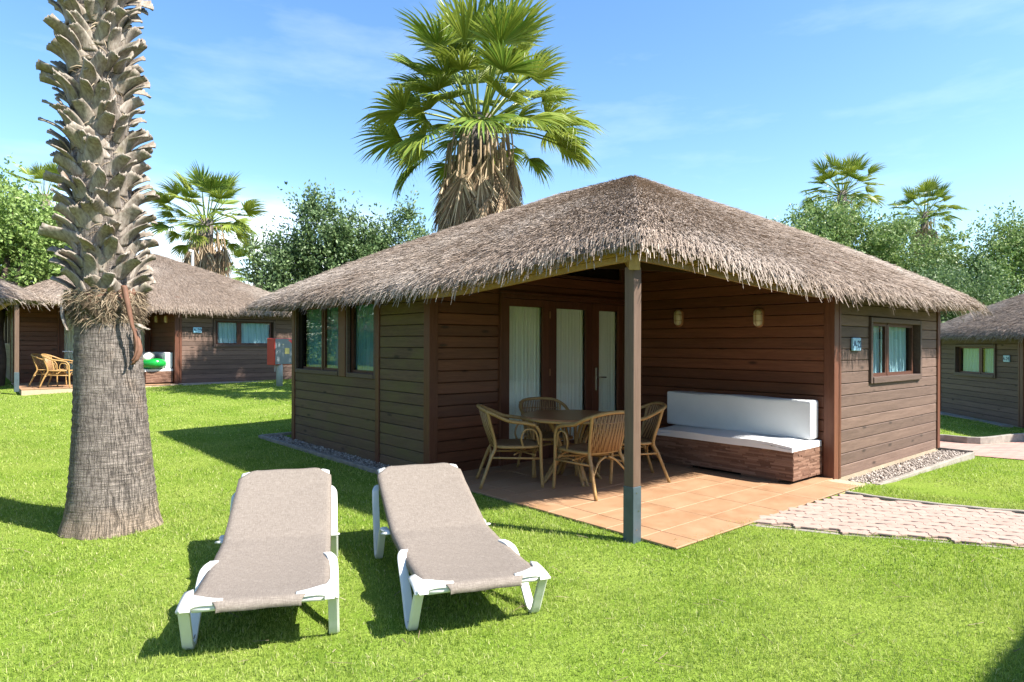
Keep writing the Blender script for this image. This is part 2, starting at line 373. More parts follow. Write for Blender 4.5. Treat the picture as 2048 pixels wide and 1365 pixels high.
# ------------------------------------------------------------------ places
TH = R(40.9); U = Vector((math.cos(TH), math.sin(TH))); V = Vector((-U.y, U.x)); P0 = Vector((.925, 4.97))
def W(a, b): return P0+U*a+V*b
def ground_z(x, y):
    l = np.interp(y, [10.5, 12, 18, 38, 120], [0, .05, .37, .80, 1.6]); r = np.interp(y, [8, 14, 17, 40, 120], [0, -.24, -.31, -.2, .2])
    w = np.clip((np.asarray(x)+3)/11., 0, 1); w = w*w*(3-2*w)
    dx, dy = np.asarray(x)-P0.x, np.asarray(y)-P0.y; a = dx*U.x+dy*U.y; b_ = dx*V.x+dy*V.y
    q = np.clip((a-3.25)/1.0, 0, 1)*np.clip((1.5-b_)/1.2, 0, 1)
    return l*(1-w)+r*w-.07*q*q*(3-2*q)

# ------------------------------------------------------------------ ground
xs = np.concatenate([np.linspace(-220, -40, 10), np.linspace(-38, 38, 77), np.linspace(40, 220, 10)])
ys = np.concatenate([np.linspace(-60, -6, 8), np.linspace(-5, 45, 101), np.linspace(48, 320, 14)])
X, Y = np.meshgrid(xs, ys); Z = ground_z(X, Y)
nx, ny = len(xs), len(ys); ii = np.arange(nx*ny).reshape(ny, nx)
fc = np.stack([ii[:-1, :-1], ii[:-1, 1:], ii[1:, 1:], ii[1:, :-1]], -1).reshape(-1, 4)
tag(inst('lawn_ground', big_mesh('lawn_ground', np.stack([X, Y, Z], -1), fc, M['soil'], True)), kind='structure')

# ------------------------------------------------------------------ hut
ZJ = 1.4697; DZ = .1333
EZ, RZ = 2.125, 3.98          # eave and ridge heights
A0, A1, B0, B1 = -.42, 7.55, -.50, 7.35
RA, RB0, RB1 = 3.55, 2.84, 4.10
def sm(x): x = min(1, max(0, x)); return x*x*(3-2*x)
def eave(side, s):
    # position on the eave; the corner over the porch post is drawn in and lifted
    if side == 0:   # left slope, s from post corner to far corner
        b = -.22+(B1+.22)*s; w = 1-sm((b+.22)/2.4); return Vector((A0+(.22)*w, b, EZ+.17*w))
    if side == 1:   # front slope, from post corner to right corner
        a = -.20+(A1+.20)*s; w = 1-sm((a+.20)/2.4); return Vector((a, B0+.28*w, EZ+.17*w))
    if side == 2:   # right slope
        return Vector((A1, B0+(B1-B0)*s, EZ))
    return Vector((A0+(A1-A0)*s, B1, EZ))
def ridge(side, s):
    if side in (0, 2):
        return Vector((RA, RB0+(RB1-RB0)*s, RZ))
    return Vector((RA, RB0 if side == 1 else RB1, RZ))
def roof_pt(side, s, t, dz=0):
    p = eave(side, s).lerp(ridge(side, s), t)
    z = .07*math.sin(math.pi*min(1, t*1.15))-.06*max(0, 1-t/.07)**2-.05*max(0, (t-.93)/.07)**2
    return Vector((p.x, p.y, p.z+z+dz))
def roof_under(a, b):
    return min(EZ+(RZ-EZ)*min((a-A0)/(RA-A0), (A1-a)/(A1-RA)), EZ+(RZ-EZ)*min((b-B0)/(RB0-B0), (B1-b)/(B1-RB1)))-.17

def reeds(p, d, n, ln, wd, lift, rng):
    """flat tapering reed strips: arrays of start, direction, surface normal"""
    k = len(p); w = np.cross(d, n); w /= np.linalg.norm(w, axis=1, keepdims=True)
    ro = rng.normal(0, .3, k)[:, None]; w2 = w*np.cos(ro)+n*np.sin(ro)
    e = p+d*ln[:, None]+n*lift[:, None]
    vs = np.stack([p-w2*wd[:, None], p+w2*wd[:, None], e+w2*wd[:, None]*.75, e-w2*wd[:, None]*.75], 1)
    return vs
def make_thatch():
    rng = np.random.default_rng(3); VS = []
    for side, cnt in ((0, 70000), (1, 56000), (2, 17000), (3, 9000)):
        s = rng.random(cnt); t = 1-np.sqrt(rng.random(cnt)) if side in (1, 3) else 1-(-1+np.sqrt(1+ (1.16**2-1)*0+8*rng.random(cnt)*1.0))/2*0 - 0
        if side in (0, 2):
            q = rng.random(cnt); t = 4.0*(1-np.sqrt(1-q*.75))/2.0*1.0   # denser at the wide eave
            t = np.clip((1-np.sqrt(1-q*.97))/(1-math.sqrt(.03)), 0, 1)
        pts = np.empty((cnt, 3)); dd = np.empty((cnt, 3))
        for i in range(cnt):
            a = roof_pt(side, s[i], min(1, t[i]+.022)); c = roof_pt(side, s[i], t[i]); g = c-a
            pts[i] = a; dd[i] = g.normalized()
        e0, e1 = eave(side, .2), eave(side, .8); r0 = ridge(side, .5); nn = (e1-e0).cross(r0-e0); nn.normalize()
        if nn.z < 0: nn = -nn
        n = np.tile(np.array(nn), (cnt, 1)); sidev = np.cross(np.array(nn), dd)
        dd = dd+sidev*rng.normal(0, .13, cnt)[:, None]+n*rng.normal(.02, .06, cnt)[:, None]; dd /= np.linalg.norm(dd, axis=1, keepdims=True)
        pts = pts+n*rng.uniform(.001, .018, cnt)[:, None]
        VS.append(reeds(pts, dd, n, rng.uniform(.05, .13, cnt), rng.uniform(.0018, .0036, cnt), rng.uniform(-.005, .02, cnt), rng))
        # shaggy edge: reeds that bend over the eave and hang
        L_ = (e1-e0).length/.6; cf = int(L_*(560 if side < 2 else 200)); s = rng.random(cf)
        st = np.empty((cf, 3)); ou = np.empty((cf, 3))
        for i in range(cf):
            t0 = rng.uniform(.0, .045); st[i] = roof_pt(side, s[i], t0); ou[i] = (eave(side, s[i])-ridge(side, s[i])).normalized()
        th = np.array((e1-e0).normalized())
        near = 1-np.clip(s*L_/2.2, 0, 1) if side < 2 else np.zeros(cf)     # shorter at the post corner
        lag = np.array([0, 0, -1.0])
        lean = rng.normal(0, .16, cf)[:, None]*th
        d1 = ou+lean+rng.normal(0, .06, (cf, 3)); d1 /= np.linalg.norm(d1, axis=1, keepdims=True)
        d2 = d1*rng.uniform(.25, .8, cf)[:, None]+lag*rng.uniform(.35, .95, cf)[:, None]; d2 /= np.linalg.norm(d2, axis=1, keepdims=True)
        l1 = rng.uniform(.03, .10, cf)*(1-.2*near); l2 = (rng.uniform(.03, .095, cf)+.08*(rng.random(cf) < .10))*(1-.35*near)
        p0 = st+n[0]*rng.uniform(-.01, .03, cf)[:, None]-np.array([0, 0, 1])*(rng.uniform(0, .08, cf)*(rng.random(cf) < .55))[:, None]
        nn2 = np.tile(np.array(nn), (cf, 1))
        a = reeds(p0, d1, nn2, l1, rng.uniform(.0025, .0050, cf), np.zeros(cf), rng); VS.append(a)
        p1 = p0+d1*l1[:, None]*.96
        VS.append(reeds(p1, d2, nn2, l2, rng.uniform(.0022, .0046, cf), np.zeros(cf), rng))
    # ridge and hip caps
    vs = np.concatenate(VS); k = len(vs)
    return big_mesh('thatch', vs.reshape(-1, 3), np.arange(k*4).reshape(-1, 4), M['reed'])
PLANK = {}
def plank_mesh(ln, h, mat):
    key = (round(ln, 3), round(h, 3), mat)
    if key not in PLANK:
        mb = MB(); y, c = .013, .006
        prof = [(-y+c, 0), (y-c, 0), (y, c), (y, h-c), (y-c, h), (-y+c, h), (-y, h-c), (-y, c)]
        n = len(prof); vs = [(-ln/2, p, q) for p, q in prof]+[(ln/2, p, q) for p, q in prof]
        mb.add(vs, [tuple(range(n))[::-1], tuple(range(n, 2*n))]+[(i, (i+1) % n, n+(i+1) % n, n+i) for i in range(n)])
        PLANK[key] = mb.mesh('plank', M[mat])
    return PLANK[key]

def make_hut():
    h = empty('thatched_hut', (P0.x, P0.y, 0), TH)
    T = .04
    def wall(axis, pos, out, spans, mat, backing, zmax=2.2):
        """axis 'a': planks run along a at b=pos; axis 'b': run along b at a=pos. spans: (lo, hi, zlo, zhi)"""
        mb = MB()
        for lo, hi, z0, z1 in backing:
            d0, d1 = sorted((pos+out*-.018, pos+out*-.07))
            if axis == 'a': mb.box(lo, hi, d0, d1, z0, z1)
            else: mb.box(d0, d1, lo, hi, z0, z1)
        w = mb.build('wall', M['dark_inside'], h)
        for lo, hi, z0, z1 in spans:
            k = -11
            while True:
                zl = ZJ+k*DZ; k += 1
                if zl >= z1-.02: break
                zh = min(zl+DZ, z1); zl = max(zl, z0)
                if zh-zl < .03: continue
                a, c = lo, hi
                # keep under the thatch
                def ok(q): return (roof_under(q, pos) if axis == 'a' else roof_under(pos, q)) > zh
                while a < c and not ok(a): a += .05
                while c > a and not ok(c): c -= .05
                if c-a < .1: continue
                jit = random.uniform(-.0015, .0015)
                mid = (a+c)/2
                loc = (mid, pos+jit, zl) if axis == 'a' else (pos+jit, mid, zl)
                inst('plank', plank_mesh(c-a, zh-zl-.0055, mat), w, loc, (0, 0, 0 if axis == 'a' else R(90)))
        return w
    # walls
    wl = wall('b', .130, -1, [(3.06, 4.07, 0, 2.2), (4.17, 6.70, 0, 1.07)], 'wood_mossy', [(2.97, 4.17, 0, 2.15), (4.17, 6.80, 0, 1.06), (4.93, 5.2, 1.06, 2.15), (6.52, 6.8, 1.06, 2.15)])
    wd = wall('a', 2.965, -1, [(.225, 1.12, 0, 3.2), (1.12, 3.51, 2.15, 2.40), (1.12, 1.95, 2.40, 3.2)], 'wood_porch', [(.13, 1.14, 0, 2.2), (1.14, 3.5, 2.14, 2.5), (2.0, 3.5, 2.5, 2.9)])
    wb = wall('b', 3.535, -1, [(.09, 2.94, 0, 3.3)], 'wood_porch', [(0, 3.0, 0, 2.15), (.35, 3.0, 2.15, 2.4), (.95, 3.0, 2.4, 2.7), (1.5, 3, 2.7, 3.0)])
    wr = wall('a', -.005, -1, [(3.69, 7.03, 0, 1.0698), (3.69, 4.51, 1.0698, 1.8696), (6.33, 7.03, 1.0698, 1.8696), (3.69, 7.03, 1.8696, 2.2)], 'wood_weathered',
              [(3.56, 7.1, 0, 1.04), (3.56, 4.56, 1.04, 1.86), (6.28, 7.1, 1.04, 1.86), (3.56, 7.1, 1.86, 2.15)])
    wk = wall('a', 6.78, 1, [(.22, 7.03, 0, 2.2)], 'wood_weathered', [(.15, 7.1, 0, 2.15)])
    wf = wall('b', 7.10, 1, [(.09, 6.70, 0, 2.2)], 'wood_weathered', [(.05, 6.8, 0, 2.15)])
    # trims
    def trim(x0, x1, y0, y1, z0, z1, mat='wood_trim', name='corner_trim'): return MB().box(x0, x1, y0, y1, z0, z1).build(name, M[mat], h, bevel=.006)
    trim(.098, .215, 2.933, 3.055, 0, 2.25); trim(.100, .150, 4.072, 4.168, 0, 2.2, name='batten'); trim(.100, .215, 6.705, 6.81, 0, 2.2)
    trim(3.507, 3.625, -.035, .085, 0, 2.45); trim(3.630, 3.685, -.038, .02, 0, 2.25, name='batten'); trim(7.035, 7.145, -.038, .085, 0, 2.2); trim(7.035, 7.145, 6.70, 6.81, 0, 2.2)
    MB().box(3.56, 7.12, -.015, .06, -.35, .004).build('plinth', M['render_plinth'], h)
    MB().box(.145, .2, 2.97, 6.78, -.35, .003).build('plinth', M['render_plinth'], h)
    MB().box(.2, 7.1, 3.0, 6.76, -.35, -.01).box(3.58, 7.08, .06, 3.0, -.35, -.012).build('base_slab', M['concrete'], h)
    MB().box(.25, 7.0, 3.05, 6.7, 2.16, 2.18).box(3.6, 7.0, .1, 3.05, 2.17, 2.19).build('loft_ceiling', M['dark_inside'], h)
    MB().box(.24, 7.05, 4.9, 4.94, 0, 2.15).build('partition', M['curtain_sky_teal'], h)

    # windows -----------------------------------------------------------
    def curtain(parent, axis, lo, hi, pos, z0, z1, mat, waves, amp=.022, gather=0):
        def fn(i, j):
            q = lo+(hi-lo)*i; z = z0+(z1-z0)*j
            d = amp*math.sin(i*waves*6.283+.5*math.sin(i*9))*(1-.35*j)+.008*math.sin(i*waves*15+2)
            q += gather*(1-j)*math.sin(i*3.1)*.05
            return (q, pos+d, z) if axis == 'a' else (pos+d, q, z)
        return MB().grid(fn, int(waves*10), 4).build('curtain', M[mat], parent, smooth=True)
    def window_b(lo, hi, z0, z1, panes, fr=.045):
        w = MB()
        x0, x1 = .105, .235
        w.box(x0, x1, lo, lo+fr, z0, z1).box(x0, x1, hi-fr, hi, z0, z1)
        w.box(x0-.008, x1, lo+fr, hi-fr, z0, z0+.06).box(x0, x1, lo+fr, hi-fr, z1-.06, z1)
        o = w.build('window', M['wood_frame'], h, bevel=.004)
        sash = MB()
        for a, c in panes:
            zb, zt = z0+.06, z1-.06; f = .035
            sash.box(.165, .205, a-f, a, zb, zt).box(.165, .205, c, c+f, zb, zt).box(.166, .204, a, c, zb, zb+f).box(.166, .204, a, c, zt-f, zt)
        sash.build('sash', M['wood_trim_long'], o)
        for a, c in panes:
            MB().box(.182, .187, a, c, z0+.09, z1-.09).build('pane', M['glass'], o)
            curtain(o, 'b', a-.03, c+.03, .275, z0+.07, z1-.05, 'curtain_sky_teal', 7, gather=1)
        return o
    window_b(4.175, 4.98, 1.062, 2.12, [(4.26, 4.90)])
    window_b(5.17, 6.70, 1.066, 2.12, [(5.26, 5.76), (5.87, 6.58)])
    MB().box(.095, .24, 4.985, 5.165, 1.062, 2.14).build('window_post', M['wood_trim'], h, bevel=.005)
    # right wall window
    w = MB(); x0, x1, z0, z1 = 4.52, 6.32, 1.045, 1.857; f = .095
    w.box(x0, x0+.06, -.048, .10, z0, z1).box(x1-.06, x1, -.048, .10, z0, z1).box(x0+.06, x1-.06, -.047, .10, z1-.06, z1).box(x0+.06, x1-.06, -.060, .10, z0, z0+.075)
    o = w.build('window', M['wood_frame'], h, bevel=.005)
    panes = [(4.665, 5.20), (5.33, 6.175)]
    sash = MB()
    for a, c in panes:
        zb, zt, f = z0+.075, z1-.06, .045
        sash.box(a-f, a, .035, .075, zb, zt).box(c, c+f, .035, .075, zb, zt).box(a, c, .036, .074, zb, zb+.04).box(a, c, .036, .074, zt-.04, zt)
    sash.box(5.247, 5.283, .03, .08, z0+.085, z1-.075)
    sash.build('sash', M['wood_trim_long'], o)
    for a, c in panes:
        MB().box(a, c, .053, .058, z0+.12, z1-.11).build('pane', M['glass'], o); curtain(o, 'a', a-.02, c+.02, .125, z0+.09, z1-.085, 'curtain_sky_pale', 5, .016, 1)
    # dark opening over the door
    o = MB().box(2.0, 2.06, 2.935, 3.0, 2.402, 2.78).box(3.42, 3.5, 2.935, 3.0, 2.402, 2.78).box(2.06, 3.42, 2.936, 3.0, 2.402, 2.44).build('transom', M['wood_trim_long'], h, bevel=.004)
    MB().box(2.06, 3.42, 2.975, 2.98, 2.44, 2.85).build('pane', M['glass'], o)
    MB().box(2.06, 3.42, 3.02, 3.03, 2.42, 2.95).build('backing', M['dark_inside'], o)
    # door --------------------------------------------------------------
    d = MB().box(1.122, 1.165, 2.915, 3.02, 0, 2.136).box(3.472, 3.512, 2.915, 3.02, 0, 2.136).box(1.165, 3.472, 2.916, 3.02, 2.085, 2.137).box(1.10, 3.512, 2.900, 2.935, 2.139, 2.165).build('door', M['wood_trim'], h, bevel=.004)
    for (a, c), (g0, g1) in zip([(1.17, 1.975), (1.98, 2.805), (2.81, 3.468)], [(1.285, 1.855), (2.105, 2.675), (2.945, 3.36)]):
        lf = MB().box(a, g0, 2.942, 2.982, .02, 2.08).box(g1, c, 2.942, 2.982, .02, 2.08).box(g0, g1, 2.943, 2.981, 1.985, 2.08).box(g0, g1, 2.943, 2.981, .02, .22)
        lo = lf.build('door_leaf', M['wood_trim'], d, bevel=.005)
        MB().box(g0, g1, 2.960, 2.964, .22, 1.985).build('pane', M['glass'], d)
        curtain(d, 'a', g0-.04, g1+.04, 3.04, .12, 2.02, 'curtain_cream', 9, .016)
    hn = MB().box(2.868, 2.905, 2.928, 2.942, .87, 1.19).build('handle_plate', M['steel'], d, bevel=.004)
    MB().tube([(2.887, 2.935, 1.055), (2.887, 2.885, 1.055), (2.915, 2.875, 1.055), (3.02, 2.875, 1.052)], .010, 8).build('lever', M['steel'], d, smooth=True)
    for z in (.35, 1.1, 1.85):
        MB().tube([(1.978, 2.936, z), (1.978, 2.936, z+.09)], .008, 8).build('hinge', M['lamp_ring'], d, smooth=True)
    # roof --------------------------------------------------------------
    mb = MB()
    for side in range(4):
        mb.grid(lambda i, j: roof_pt(side, i, j), 24, 14)
        mb.grid(lambda i, j: roof_pt(side, i, j, -.13) if j > 0 else roof_pt(side, i, .014, -.08), 24, 14)
        mb.grid(lambda i, j: roof_pt(side, i, 0).lerp(roof_pt(side, i, .014, -.08), j), 24, 1)
    roof = mb.build('roof', M['thatch_base'], h)
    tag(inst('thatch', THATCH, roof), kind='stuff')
    # yellow fascia boards under the two porch eaves, and rafters
    for side, smax in ((0, .36), (1, .36)):
        for lay, (ins, z0, z1) in enumerate(((.11, -.145, -.085), (.135, -.195, -.148))):
            mb = MB(); n = 16; prev = None
            for i in range(n+1):
                s = smax*i/n; p = eave(side, s); q = ridge(side, s); dirn = Vector((1, 0, 0)) if side == 0 else Vector((0, 1, 0))
                a = p+dirn*ins; c = p+dirn*(ins+.03)
                # stop both boards at their common corner
                if side == 0: a.y = max(a.y, -.22+ins); c.y = max(c.y, -.22+ins+.03)
                else: a.x = max(a.x, -.20+ins); c.x = max(c.x, -.20+ins+.03)
                ring = [(a.x, a.y, p.z+z0+.04), (c.x, c.y, p.z+z0+.04), (c.x, c.y, p.z+z1+.04), (a.x, a.y, p.z+z1+.04)]
                if prev: mb.add(prev+ring, [(0, 1, 5, 4), (1, 2, 6, 5), (2, 3, 7, 6), (3, 0, 4, 7)])
                prev = ring
            mb.build('fascia_board', M['wood_fascia'], roof)
    # porch ceiling beams
    for q in (.9, 1.8, 2.7):
        za, zb = roof_under(q, 0.1)-.02, roof_under(q, 2.9)-.02
        MB().hexa([(q-.03, -.05, roof_under(q, -.05)-.09), (q+.03, -.05, roof_under(q, -.05)-.09), (q+.03, 2.9, roof_under(q, 2.9)-.09), (q-.03, 2.9, roof_under(q, 2.9)-.09),
                   (q-.03, -.05, roof_under(q, -.05)), (q+.03, -.05, roof_under(q, -.05)), (q+.03, 2.9, roof_under(q, 2.9)), (q-.03, 2.9, roof_under(q, 2.9))]).build('rafter', M['ceiling_wood'], roof)
    # porch post
    s = .046
    MB().box(-s, s, -s, s, .42, 2.10).build('post', M['wood_post'], h, bevel=.008)
    MB().box(-s-.003, s+.003, -s-.003, s+.003, -.05, .425).build('post_boot', M['metal_boot'], h, bevel=.004)
    for z in (.1, .24, .38):
        for dx, dy in ((.012, -s-.004), (-.012, -s-.004)):
            if (z == .24) == (dx > 0): MB().tube([(dx, dy+.004, z), (dx, dy-.004, z)], .005, 6).build('bolt', M['steel'], h)
    # hip rafter whose end shows above the post
    q = .042; dgn = Vector((1, 1, 0)).normalized(); pn = Vector((-1, 1, 0)).normalized()*q
    e0, e1 = Vector((-.075, -.075, 2.065)), Vector((2.6, 2.6, 3.10))
    MB().hexa([e0+pn, e0-pn, e1-pn, e1+pn, e0+pn+Vector((0, 0, .115)), e0-pn+Vector((0, 0, .115)), e1-pn+Vector((0, 0, .115)), e1+pn+Vector((0, 0, .115))]).build('hip_rafter', M['wood_fascia'], roof, bevel=.004)
    return h
def text_mesh(s, size, mat):
    cu = bpy.data.curves.new('digits', 'FONT'); cu.body = s; cu.size = size; cu.align_x = 'CENTER'; cu.align_y = 'CENTER'; cu.extrude = .001; cu.offset = .0022
    t = bpy.data.objects.new('digits', cu); COL.objects.link(t)
    bpy.context.view_layer.update()
    me = bpy.data.meshes.new_from_object(t.evaluated_get(bpy.context.evaluated_depsgraph_get())); bpy.data.objects.remove(t)
    me.materials.clear(); me.materials.append(mat); return me
def add_sign(hut, text, mirror=False, a=4.09):
    p = MB().box(a-.115, a+.115, -.052, -.022, 1.445, 1.60).build('number_sign', M['sign_blue'], hut, bevel=.012)
    p['label'] = 'light blue plate reading ' + text
    me = text_mesh(text, .112, M['sign_ink'])
    o = inst('digits', me, p, (a, -.0545, 1.52), (R(90), 0, 0), (-1 if mirror else 1, 1, 1))
    # shallow rain hood over the plate
    return p
THATCH = make_thatch()
hut = make_hut()
tag(hut, 'brown plank hut with big thatched roof and open tiled porch, nearest the sun loungers', 'hut', 'thatched huts')
def hut_copy(x, y, z, rz, label, mirror=False, skip=()):
    c = copy_tree(hut, None, skip); c.location = (x, y, z); c.rotation_euler = (0, 0, rz); c['label'] = label
    if mirror: c.scale = (-1, 1, 1)
    return c
hut20 = hut_copy(-12.06, 15.8, .37, TH, 'thatched hut on the left behind the shaggy palm trunk, with a red cabinet before it')
# mirrored hut on the right
d = Vector((.13, .99)).normalized()
ang = math.atan2(d.y, d.x)+math.pi      # local -x (after mirroring +a) runs along d
corner = Vector((11.45, 14.5)); q24 = corner-d*3.52
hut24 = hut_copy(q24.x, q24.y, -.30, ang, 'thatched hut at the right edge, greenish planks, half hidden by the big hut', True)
hutL = hut_copy(-13.85, 1.45, 0, 0, 'thatched hut at the left edge of which only a roof corner shows')
hutF = hut_copy(-32.3, 35.7, .75, TH, 'distant thatched hut seen past the leftmost porch post')
w3 = W(-1.6, -11.40); hutB = hut_copy(w3.x, w3.y, 0, TH, 'thatched hut outside the picture whose eave shades the lower right lawn')
MB().tube(bez([(4.8, 3.2, 3.3), (4.8, 3.2, 4.10), (4.78, 3.18, 4.17), (4.68, 3.1, 4.17)], 4), .045, 10).build('vent_pipe', M['plastic_white'], hut20, smooth=True)
hutM = hut_copy(-29.5, 10.2, .15, TH, 'thatched hut outside the picture, mirrored in the left window')
add_sign(hut, 'A-22'); add_sign(hut20, 'A-20'); add_sign(hut24, 'A-24', True)

def hut_w(h, a, b, z=0):   # point of a hut frame in world
    return Matrix.Translation(h.location) @ h.rotation_euler.to_matrix().to_4x4() @ Matrix.Diagonal((h.scale.x, 1, 1, 1)) @ Vector((a, b, z))

# ------------------------------------------------------------------ terrace of tiles
def make_terrace(h, label):
    t = empty('terrace', h.location, h.rotation_euler.z); t['kind'] = 'structure'
    MB().add([(.075, -.345, .012), (2.97, -.345, .012), (3.55, -.345, .012), (3.55, 2.98, .012), (.075, 2.98, .012),
              (.075, -.345, -.2), (2.97, -.345, -.2), (3.55, -.345, -.2), (3.55, 2.98, -.2), (.075, 2.98, -.2)],
             [(0, 1, 2, 3, 4), (0, 5, 6, 1), (1, 6, 7, 2), (2, 7, 8, 3), (3, 8, 9, 4), (4, 9, 5, 0)]).build('screed', M['grout'], t)
    cache = {}
    a_l = [.06, .335]+[.335+.672*k for k in range(1, 5)]+[3.56]; b_l = [-.36]+[-.025+.335*k for k in range(0, 9)]+[2.99]
    for i in range(len(a_l)-1):
        for j in range(len(b_l)-1):
            la, lb = a_l[i+1]-a_l[i]-.007, b_l[j+1]-b_l[j]-.007
            if la < .04 or lb < .04: continue
            if i == len(a_l)-2 and j == 0: la = .30
            key = (round(la, 3), round(lb, 3))
            if key not in cache:
                mb = MB(); x, y, z, c = la/2, lb/2, .010, .003
                mb.add([(-x, -y, 0), (x, -y, 0), (x, y, 0), (-x, y, 0), (-x, -y, z-c), (x, -y, z-c), (x, y, z-c), (-x, y, z-c), (-x+c, -y+c, z), (x-c, -y+c, z), (x-c, y-c, z), (-x+c, y-c, z)],
                       [(0, 1, 5, 4), (1, 2, 6, 5), (2, 3, 7, 6), (3, 0, 4, 7), (4, 5, 9, 8), (5, 6, 10, 9), (6, 7, 11, 10), (7, 4, 8, 11), (8, 9, 10, 11)])
                cache[key] = mb.mesh('tile', M['floor_tile'])
            inst('tile', cache[key], t, (a_l[i]+.0035+la/2, b_l[j]+.0035+lb/2, .0125+random.uniform(0, .0012)))
    return t
terr = make_terrace(hut, '')
t20 = copy_tree(terr); t20.location = hut20.location

# ------------------------------------------------------------------ kerbs and pebbles round the hut
def kerb(name, pts, w=.055, z0=-.1, z1=.045, h=None, wob=0):
    mb = MB(); prev = None
    for i, p in enumerate(pts):
        p = Vector(p); t = (Vector(pts[min(i+1, len(pts)-1)])-Vector(pts[max(i-1, 0)])).normalized(); n = Vector((-t.y, t.x))*w/2
        zz = z1+random.uniform(-wob, wob); ring = [(p.x-n.x, p.y-n.y, z0), (p.x+n.x, p.y+n.y, z0), (p.x+n.x, p.y+n.y, zz), (p.x-n.x, p.y-n.y, zz)]
        if prev: mb.add(prev+ring, [(0, 1, 5, 4), (1, 2, 6, 5), (2, 3, 7, 6), (3, 0, 4, 7)])
        else: mb.add(ring, [(0, 1, 2, 3)])
        prev = ring
    mb.add(prev, [(3, 2, 1, 0)])
    return tag(mb.build(name, M['concrete'], bevel=.008), kind='structure')
def wl_(pts): return [tuple(W(a, b)) for a, b in pts]
kerb('kerb', wl_([(-.19, b) for b in np.linspace(3.0, 7.35, 9)])); kerb('kerb', wl_([(a, 7.38) for a in np.linspace(-.16, 3, 4)]))
kerb('kerb', wl_([(a, -.36-.012*(a-3.6)) for a in np.linspace(3.85, 7.30, 8)]), .055, -.2, -.03); kerb('kerb', wl_([(7.28, b) for b in (-.42, -.2, .1)]), .05, -.2, -.01)
ico = bpy.data.meshes.new('t'); 
import bmesh
bm = bmesh.new(); bmesh.ops.create_icosphere(bm, subdivisions=1, radius=1); IV = np.array([v.co[:] for v in bm.verts]); IF = np.array([[v.index for v in f.verts] for f in bm.faces]); bm.free()
def pebbles(name, a0, a1, b0, b1, n, z):
    p = np.stack([RNG.uniform(a0, a1, n), RNG.uniform(b0, b1, n), RNG.uniform(z-.012, z+.010, n)], 1)
    sc = RNG.uniform(.007, .018, (n, 1, 1))*RNG.uniform(.6, 1.3, (n, 1, 3)); an = RNG.uniform(0, 6.28, n); c, s = np.cos(an), np.sin(an)
    v = IV[None]*sc*RNG.uniform(.8, 1.15, (n, 12, 1)); v[:, :, 2] *= .75
    x = v[:, :, 0]*c[:, None]-v[:, :, 1]*s[:, None]; y = v[:, :, 0]*s[:, None]+v[:, :, 1]*c[:, None]; v = np.stack([x, y, v[:, :, 2]], -1)+p[:, None]
    f = (IF[None]+np.arange(n)[:, None, None]*12).reshape(-1, 3)
    o = inst(name, big_mesh(name, v.reshape(-1, 3), f, M['pebble'], True), None, (P0.x, P0.y, 0), (0, 0, TH)); return o
tag(pebbles('gravel', 3.70, 7.25, -.37, -.02, 4600, -.052), 'pale pebble strip along the sunlit plank wall', 'gravel', kind='stuff')
tag(pebbles('gravel', -.15, .13, 3.05, 7.34, 3200, .012), 'pebble strip in shade below the long window wall', 'gravel', kind='stuff')
mb = MB(); 
for (a0, a1, b0, b1, zb) in ((3.60, 7.27, -.39, .0, -.058), (-.18, .16, 3.0, 7.37, .006)):
    mb.add([tuple(W(a, b))+(zb,) for a, b in ((a0, b0), (a1, b0), (a1, b1), (a0, b1))], [(0, 1, 2, 3)])
tag(mb.build('gravel_bed', M['sand']), kind='structure')
# concrete skirts of the neighbours
for hh in (hut20, hut24):
    pts = [hut_w(hh, a, -.30) for a in np.linspace(3.6, 7.3, 6)]
    k = kerb('kerb', [(p.x, p.y) for p in pts], .5 if hh is hut20 else .25, hh.location.z-.1, hh.location.z+.03)

# ------------------------------------------------------------------ paver path
lower = [(1.95, 5.50), (2.10, 5.43), (2.68, 5.20), (3.19, 5.06), (3.79, 4.85), (5.0, 4.45), (6.4, 3.95)]
upper = [(3.20, 6.65), (3.38, 6.55), (3.62, 6.28), (4.02, 6.01), (4.52, 5.78), (5.6, 5.35), (7.0, 4.85)]
edge = [tuple(W(a, -.385)) for a in (1.10, 2.0, 2.97)]
poly = [edge[0]]+lower[1:]+upper[::-1][:-1]+[edge[2]]
def inside(poly, x, y):
    x = np.asarray(x, float); y = np.asarray(y, float); r = np.zeros(x.shape, bool); j = len(poly)-1
    for i in range(len(poly)):
        xi, yi = poly[i]; xj, yj = poly[j]
        cnd = ((yi > y) != (yj > y)) & (x < (xj-xi)*(y-yi)/((yj-yi) or 1e-9)+xi); r ^= cnd; j = i
    return r
path = empty('paver_path', (poly[0][0], poly[0][1], 0)); path['kind'] = 'structure'
MB().add([(x-poly[0][0], y-poly[0][1], .006) for x, y in poly], [tuple(range(len(poly)))]).build('sand_bed', M['sand'], path)
